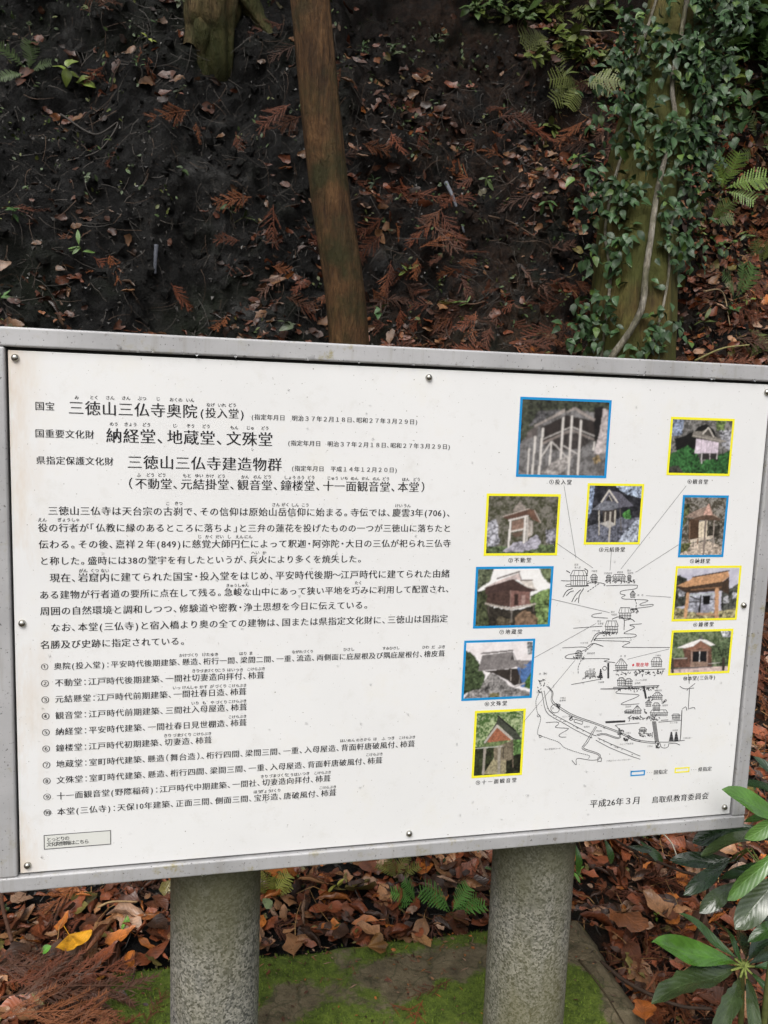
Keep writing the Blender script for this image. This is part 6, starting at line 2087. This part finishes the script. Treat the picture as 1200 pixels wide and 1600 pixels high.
for i in range(len(x)):
    vis = 0 < pr[i, 0] < 1200 and 0 < pr[i, 1] < 1600 and not hidden(pr[i, 0], pr[i, 1])
    sc = rl.uniform(0.10, 0.24)
    a = rl.uniform(0, 6.28)
    d = np.array([math.cos(a), math.sin(a) * 0.4, -0.35 + rl.normal() * 0.3])
    d = d - Nn[i] * (d @ Nn[i]) * 0.75
    R = frame_of(d, Nn[i] + rl.normal(size=3) * 0.3)
    c = np.array(CPAL[rl.integers(4)]) * rl.uniform(0.65, 1.3)
    cs.append((sc / pr[i, 2] if vis else 0, rl.integers(4), c, sc, R, P[i] + Nn[i] * rl.uniform(0.006, 0.035), x[i], s_[i]))
order = sorted(range(len(cs)), key=lambda i: -cs[i][0])
chosen = set(i for i in order[:110] if cs[i][0] > 0)
so = Soup()
for i, (q, k, c, sc, R, p, lx, ls) in enumerate(cs):
    if i in chosen:
        o = inst('cedar_spray', CED_M[k], mat4(R, p, sc))
        o.color = (*c, 1)
        tone = 'red-brown' if c[0] > 0.11 else 'dull brown'
        where = ('on the litter behind the slab' if SX0 < lx < SX1 else ('on the litter near the evergreen shrub' if lx > 0 else 'heaped past the bare end of the slab')) if ls < 1.8 else (
            'on the bank beyond the old tree' if lx > 1.9 else ('on the bank between the two trees' if lx > 0.25 else 'on the dark earth bank'))
        lab = f'{tone} dead cedar spray lying {where}'
        tag(o, lab, 'cedar spray', lab.replace(' spray ', ' sprays '))
    else:
        V0, F0, U0 = SPRAYS[k]
        so.add((V0 * sc) @ R.T + p, F0, None, c)
o = so.build('cedar_litter', M_CEDAR)
o['kind'] = 'stuff'
o['label'] = 'scattered red-brown dead cedar needles and sprays on the bank'


# ------------------------------------------------------------------ single pieces one can point at
def place_leaf(name, T, mat, b, t, z, col, label, nrm=(0, 0, 1), cat='leaf', wid=1.0, lift=0.004):
    """a leaf lying from pixel b to pixel t on a level height z"""
    B, E_ = at_z(*b, z + lift), at_z(*t, z + lift * 1.5)
    d = E_ - B
    L = np.linalg.norm(d)
    M = mat4(frame_of(d, np.array(nrm, float)), B, L)
    for i in range(3):
        M[i][1] *= wid
    me = mesh_data(name, T[0], T[1], mat, True, T[2])
    o = inst(name, me, M)
    o.color = (*col, 1)
    return tag(o, label, cat)


place_leaf('fallen_leaf', leaf_shape('strip', 8, 0.9, 0.1, 0.3, 4, 5), M_LEAF, (138, 1547), (172, 1518), 0.0, (0.36, 0.16, 0.03), 'narrow ochre leaf lying alone on thick green moss')
place_leaf('fallen_leaf', with_stalk(DEAD[2], 3), M_LEAF, (206, 1513), (224, 1484), 0.0, (0.15, 0.065, 0.035), 'brown leaf with dark stalk on the moss at the slab edge')
place_leaf('ginkgo_leaf', ginkgo_shape(1), M_LEAF, (100, 1448), (122, 1482), 0.015, (0.62, 0.30, 0.02), 'golden ginkgo leaf on the litter beyond the slab', (0, -0.3, 1), 'leaf', 0.72, 0.03)
place_leaf('ginkgo_leaf', ginkgo_shape(2), M_LEAF, (556, 1482), (606, 1474), 0.0, (0.20, 0.10, 0.03), 'brownish ginkgo leaf with long stalk on the mossy slab', (0, -0.1, 1), 'leaf', 0.9, 0.012)
place_leaf('fallen_leaf', leaf_shape('oval', 7, 0.3, 0.1, 0.2, 2, 8), M_LEAF, (654, 1460), (673, 1480), 0.0, (0.36, 0.19, 0.08), 'small tan leaf lying flat on the mossy slab near its back edge')
place_leaf('fallen_leaf', leaf_shape('oval', 10, 2.0, 0, 0.4, 6, 9, 0, 0.1), M_LEAF, (332, 1424), (412, 1396), 0.03, (0.22, 0.10, 0.045), 'big rolled brown leaf like a tube behind the granite post', (0, -0.2, 1), 'leaf', 1.0, 0.02)
place_leaf('fallen_leaf', leaf_shape('oval', 10, 1.9, 0, 0.2, 6, 10, 0, 0.1), M_LEAF, (132 + 0, 1488), (172, 1442), 0.02, (0.24, 0.10, 0.05), 'rolled red-brown leaf at the back of the mossy slab', (0, -0.2, 1), 'leaf', 1.2, 0.02)
place_leaf('fallen_leaf', with_stalk(DEAD[4], 5), M_LEAF, (952, 1420), (1012, 1442), 0.0, (0.20, 0.075, 0.030), 'large wet copper leaf beside the bare corner of the slab', (0, -0.2, 1), 'leaf', 1.1, 0.03)
place_leaf('fallen_leaf', with_stalk(DEAD[2], 6), M_LEAF, (1008, 1592), (1004, 1556), 0.0, (0.34, 0.10, 0.02), 'glossy orange leaf standing up at the edge of the slab', (-0.3, -0.6, 0.8), 'leaf', 1.4, 0.03)
place_leaf('fallen_leaf', with_stalk(DEAD[0], 2), M_LEAF, (424, 1420), (412, 1402), 0.04, (0.16, 0.20, 0.09), 'grey-green oval leaf on brown litter beside the post', (0, -0.5, 1), 'leaf', 1.3, 0.03)
place_leaf('fallen_leaf', leaf_shape('broad', 6, .3, .1, .1, 2, 3), M_LEAF, (64, 1488), (80, 1478), 0.02, (0.10, 0.28, 0.03), 'small round bright green leaf under the ginkgo leaf', (0, -0.3, 1), 'leaf', 1.3, 0.02)
for q, (b, t, lab) in enumerate((((664, 1564), (640, 1612), 'small red cedar sprig on the slab beside the granite post'), ((610, 1566), (660, 1590), 'bent orange-red cedar sprig on the mossy slab'),
                                 ((705, 1530), (640, 1552), 'flat brown cedar sprig on the worn patch of the slab'), ((232, 1600), (258, 1540), 'dark red cedar spray leaning on the granite post foot'))):
    V, Fc, U = spray_shape(20 + q, 3 if q < 2 else 5, 1.0, 6)
    place_leaf('cedar_sprig', (V, Fc, U), M_CEDAR_OBJ, b, t, 0.0, (0.24, 0.06, 0.025) if q < 2 else (0.11, 0.04, 0.02), lab, (0, -0.2, 1), 'cedar sprig', 0.9, 0.008)
# heap of cedar by the slab end, seen close
for q, (b, t) in enumerate((((10, 1530), (210, 1505)), ((0, 1560), (235, 1530)), ((-20, 1600), (190, 1560)), ((30, 1620), (215, 1590)), ((-10, 1510), (130, 1490)), ((60, 1590), (180, 1600)))):
    V, Fc, U = spray_shape(40 + q, 11, 1.0, 12)
    tone, cc = (('red-brown', (0.15, 0.046, 0.021)), ('dull brown', (0.085, 0.038, 0.022)), ('rusty', (0.185, 0.066, 0.026)))[q % 3]
    o = place_leaf('cedar_spray', (V, Fc, U), M_CEDAR_OBJ, b, t, 0.03, cc, f'long feathery {tone} cedar spray heaped over the slab end', (0.1 + 0.2 * math.sin(q * 2), -0.3, 1), 'cedar spray', 0.75, 0.012 + 0.008 * (q % 3))
    o['group'] = f'long {tone} cedar sprays heaped over the slab end'
# a chip of grey stone on the moss
c = at_z(190, 1555, 0.006)
rr = np.random.default_rng(8)
V, Fc, U = tube([c + [-0.012, 0, -0.004], c + [-0.007, 0, 0.003], c + [0.004, 0, 0.004], c + [0.012, 0.002, -0.003]], [0.003, 0.009, 0.008, 0.002], 7, 0.5, 3)
tag(obj('stone_chip', V, Fc, M_CRUMB, None, False, U, np.tile((0.28, 0.29, 0.31), (len(V), 1))), 'small pale grey stone chip on green moss', 'stone')


def stick(pts, r0, r1, col, label, group=None, lift=0.012, name='fallen_twig', cat='twig', ground_z=None, mat=None):
    C_ = []
    for px, py in pts:
        if ground_z is None:
            h, n = on_bank(px, py)
            C_.append(h + n * lift)
        else:
            C_.append(at_z(px, py, ground_z + lift))
    P = spline(C_, 6 * len(pts))
    V, Fc, U = tube(P, np.linspace(r0, r1, len(P)), 7, 0.15, 2)
    o = obj(name, V, Fc, mat or M_TWIG, None, True, U, np.tile(col, (len(V), 1)))
    return tag(o, label, cat, group)


stick([(696, 284), (708, 318), (722, 362)], 0.012, 0.006, (0.13, 0.14, 0.16), 'flat grey stick slanting down the bank between the trees', None, 0.02)
stick([(240, 385), (241, 410), (239, 428)], 0.011, 0.007, (0.07, 0.075, 0.09), 'short grey stick upright in the dark bank', None, 0.02)
stick([(762, 340), (800, 348), (836, 374)], 0.006, 0.004, (0.07, 0.045, 0.03), 'thin brown twig in the reddish litter between the trees')
stick([(700, 470), (735, 474), (760, 472)], 0.006, 0.003, (0.10, 0.06, 0.04), 'short brown twig low on the bank above the frame')
stick([(882, 50), (940, 62), (1000, 56), (1040, 66)], 0.004, 0.0025, (0.30, 0.27, 0.22), 'pale thin twig arching across the ferns to the old tree', None, 0.06)
stick([(1098, 455), (1128, 470), (1140, 515)], 0.005, 0.003, (0.32, 0.24, 0.14), 'pale dry stem bending over the litter beside the old tree', None, 0.05)
stick([(1085, 565), (1130, 550), (1165, 535)], 0.006, 0.004, (0.24, 0.22, 0.09), 'olive stem slanting up from behind the frame top', None, 0.06)
stick([(1185, 560), (1195, 500), (1204, 450)], 0.004, 0.003, (0.32, 0.26, 0.10), 'yellowish upright stem at the mossy fern clump', None, 0.08)
stick([(95, 175), (150, 215), (190, 195), (160, 240), (110, 260)], 0.005, 0.003, (0.05, 0.045, 0.04), 'looping dark root hanging out of the earth bank', None, 0.03)
stick([(16, 1396), (20, 1440), (24, 1520)], 0.006, 0.005, (0.07, 0.035, 0.022), 'dark upright stem in the soil under the frame corner', None, 0.10)
stick([(158, 1442), (180, 1432), (208, 1430)], 0.0035, 0.0025, (0.30, 0.20, 0.10), 'pale thin twig on the litter beside the slab end', None, 0.05)
stick([(212, 1512), (207, 1530), (200, 1545)], 0.0022, 0.0014, (0.02, 0.018, 0.015), 'fine black stalk lying on the moss', None, 0.004, 'fallen_twig', 'twig', 0.0)
stick([(1020, 1310), (1048, 1338), (1058, 1372)], 0.003, 0.002, (0.42, 0.38, 0.30), 'pale straw stem standing in the litter by the evergreen shrub', None, 0.05)
stick([(940, 1530), (985, 1560), (1050, 1590), (1110, 1600)], 0.006, 0.004, (0.05, 0.032, 0.022), 'dark twig along the litter at the foot of the evergreen shrub', None, 0.05)
stick([(905, 1500), (940, 1545), (975, 1600)], 0.003, 0.002, (0.06, 0.045, 0.025), 'fine dark twig on the bare corner of the slab', None, 0.004, 'fallen_twig', 'twig', 0.0)
# fine straws, rootlets and crumbs nobody could count
Vl, Fl, Cl = [], [], []


def strand(P, w, col, side):
    n0 = len(Vl)
    m = len(P)
    for i, p in enumerate(P):
        ww = w * (1 - 0.7 * i / m)
        Vl.append(p - side * ww)
        Vl.append(p + side * ww)
        Cl.append(col)
        Cl.append(col)
    for i in range(m - 1):
        Fl.append((n0 + 2 * i, n0 + 2 * i + 1, n0 + 2 * i + 3, n0 + 2 * i + 2))


N = 8500
x = rl.uniform(-2.4, 4.2, N)
s_ = rl.uniform(0.5, 5.6, N)
P = surf(x, s_)
Nn = surf_n(x, s_)
for i in range(N):
    fl = s_[i] < 1.8
    if fl and (SX0 < x[i] < SX1 and P[i, 1] < SY1):
        continue
    L = rl.uniform(0.04, 0.16)
    d = np.array([rl.normal() * 0.8, 0, -0.7 + rl.normal() * 0.5]) if not fl else rl.normal(size=3)
    d = d - Nn[i] * (d @ Nn[i]) * 0.7
    d /= np.linalg.norm(d)
    b = np.cross(d, Nn[i])
    b /= np.linalg.norm(b) + 1e-9
    cv = rl.normal() * 0.75
    pts = [P[i] + d * L * t + b * cv * L * t * t + Nn[i] * (0.004 + 0.05 * L * math.sin(3.1 * t) + rl.uniform(0, 0.012)) for t in (0, .25, .5, .75, 1)]
    u = rl.random()
    warm = x[i] > 1.5 or fl
    col = (0.05, 0.043, 0.036) if u < (0.25 if x[i] > 1.5 else 0.5) else ((0.055, 0.05, 0.044) if u < 0.75 else ((0.26, 0.15, 0.055) if warm else (0.07, 0.045, 0.03)))
    strand(pts, rl.uniform(0.0008, 0.0020), col, b)
o = obj('rootlets', np.array(Vl), Fl, M_TWIG, None, False, None, np.array(Cl))
o['kind'] = 'stuff'
o['label'] = 'fine rootlets and straws over the bank'
Vl, Fl, Cl = [], [], []
TET = np.array([(1, 0, -.4), (-.5, .87, -.4), (-.5, -.87, -.4), (0.1, 0.05, .8)])
N = 26000
x = rl.uniform(-2.4, 4.2, N)
s_ = rl.uniform(1.4, 5.8, N)
P = surf(x, s_)
for i in range(N):
    r = 0.003 + 0.011 * rl.random() ** 3
    R = frame_of(rl.normal(size=3), rl.normal(size=3))
    n0 = len(Vl)
    Vl.extend(list((TET * r * rl.uniform(0.5, 1.3, (4, 1))) @ R.T + P[i]))
    u = rl.random()
    c = (0.012, 0.011, 0.010) if u < 0.55 else ((0.04, 0.037, 0.033) if u < 0.86 else ((0.11, 0.107, 0.10) if u < 0.965 else (0.21, 0.205, 0.195)))
    Cl.extend([c] * 4)
    Fl.extend([(n0, n0 + 1, n0 + 3), (n0 + 1, n0 + 2, n0 + 3), (n0 + 2, n0, n0 + 3), (n0, n0 + 2, n0 + 1)])
o = obj('soil_crumbs', np.array(Vl), Fl, M_CRUMB, None, False, None, np.array(Cl))
o['kind'] = 'stuff'
o['label'] = 'crumbs of earth and grit over the bank'

# scraps on the slab and tiny green seedlings on the bank
so = Soup()
V0, F0, U0 = leaf_shape('oval', 3, 0.3, 0.1, 0.2, 2, 3)
VS, FS, US = leaf_shape('strip', 3, 0.3, 0.1, 0.2, 2, 3)
for k in range(900):
    xx, yy = rl.uniform(SX0 + 0.03, SX1 - 0.03), rl.uniform(0.0, SY1 - 0.02)
    if rl.random() < 0.5:
        yy = SY1 - 0.02 - abs(rl.normal()) * 0.12
    if k % 3 == 0:
        a = rl.uniform(0, 6.28)
        q_ = 0.092 + abs(rl.normal()) * 0.05
        xx, yy = (-0.362 if k % 2 else 0.318) + q_ * math.cos(a), 0.128 + q_ * math.sin(a)
    zz = SZ + (float(fbm(np.array(xx * 9), np.array(yy * 9), 31)) - 0.5) * 0.016 + rl.uniform(0.001, 0.005)
    a = rl.uniform(0, 6.28)
    R = frame_of([math.cos(a), math.sin(a), rl.normal() * 0.15], np.array([0, 0, 1]) + rl.normal(size=3) * 0.25)
    c = np.array(PAL[rl.integers(7)][1]) * rl.uniform(0.6, 1.2)
    if rl.random() < 0.6:
        so.add((VS * rl.uniform(0.008, 0.03) * [1, 0.6, 1]) @ R.T + [xx, yy, zz], FS, US, c)
    else:
        so.add((V0 * rl.uniform(0.006, 0.016)) @ R.T + [xx, yy, zz], F0, U0, c)
o = so.build('slab_debris', M_LITTER, None, True)
o['kind'] = 'stuff'
o['label'] = 'needles and leaf scraps scattered on the slab'
so = Soup()
N = 2600
x = rl.uniform(-2.4, 4.2, N)
s_ = rl.uniform(1.3, 5.8, N)
P = surf(x, s_)
Nn = surf_n(x, s_)
m = (fbm(x * 2.2, s_ * 2.2, 171, 3) + 0.10 * (x > 1.0)) > 0.50
for i in np.nonzero(m)[0]:
    for q in range(rl.integers(2, 5)):
        R = frame_of(rl.normal(size=3) + [0, -0.3, -0.2], Nn[i] + [0, 0, 0.5] + rl.normal(size=3) * 0.3)
        b = rl.uniform(0.5, 1.3)
        c = np.array((0.045, 0.075, 0.022) if rl.random() < 0.7 else (0.085, 0.10, 0.025)) * b
        so.add((V0 * rl.uniform(0.012, 0.032)) @ R.T + P[i] + Nn[i] * rl.uniform(0.004, 0.02) + rl.normal(size=3) * 0.012, F0, U0, c)
o = so.build('ground_cover', M_GREENS, None, True)
o['kind'] = 'stuff'
o['label'] = 'tiny green seedlings dotted over the bank'

# clods of earth bedded in the bank
Vl, Fl = [], []
N = 3600
x = rl.uniform(-2.3, 4.0, N)
s_ = rl.uniform(1.9, 5.7, N)
P = surf(x, s_)
Nn = surf_n(x, s_)
PHI = (1 + 5 ** 0.5) / 2
ICO = np.array([(-1, PHI, 0), (1, PHI, 0), (-1, -PHI, 0), (1, -PHI, 0), (0, -1, PHI), (0, 1, PHI), (0, -1, -PHI), (0, 1, -PHI), (PHI, 0, -1), (PHI, 0, 1), (-PHI, 0, -1), (-PHI, 0, 1)]) / 1.902
ICF = [(0, 11, 5), (0, 5, 1), (0, 1, 7), (0, 7, 10), (0, 10, 11), (1, 5, 9), (5, 11, 4), (11, 10, 2), (10, 7, 6), (7, 1, 8), (3, 9, 4), (3, 4, 2), (3, 2, 6), (3, 6, 8), (3, 8, 9), (4, 9, 5), (2, 4, 11), (6, 2, 10), (8, 6, 7), (9, 8, 1)]
for i in range(N):
    r = 0.008 + 0.030 * rl.random() ** 2.5
    n0 = len(Vl)
    Vl.extend(list(ICO * r * rl.uniform(0.55, 1.35, (12, 1)) * rl.uniform(0.6, 1.2, 3) + P[i] + Nn[i] * r * 0.1))
    Fl.extend([(a + n0, b + n0, c + n0) for a, b, c in ICF])
o = obj('earth_clods', np.array(Vl), Fl, M_SOIL)
o['kind'] = 'stuff'
o['label'] = 'dark clods of earth bedded in the bank'
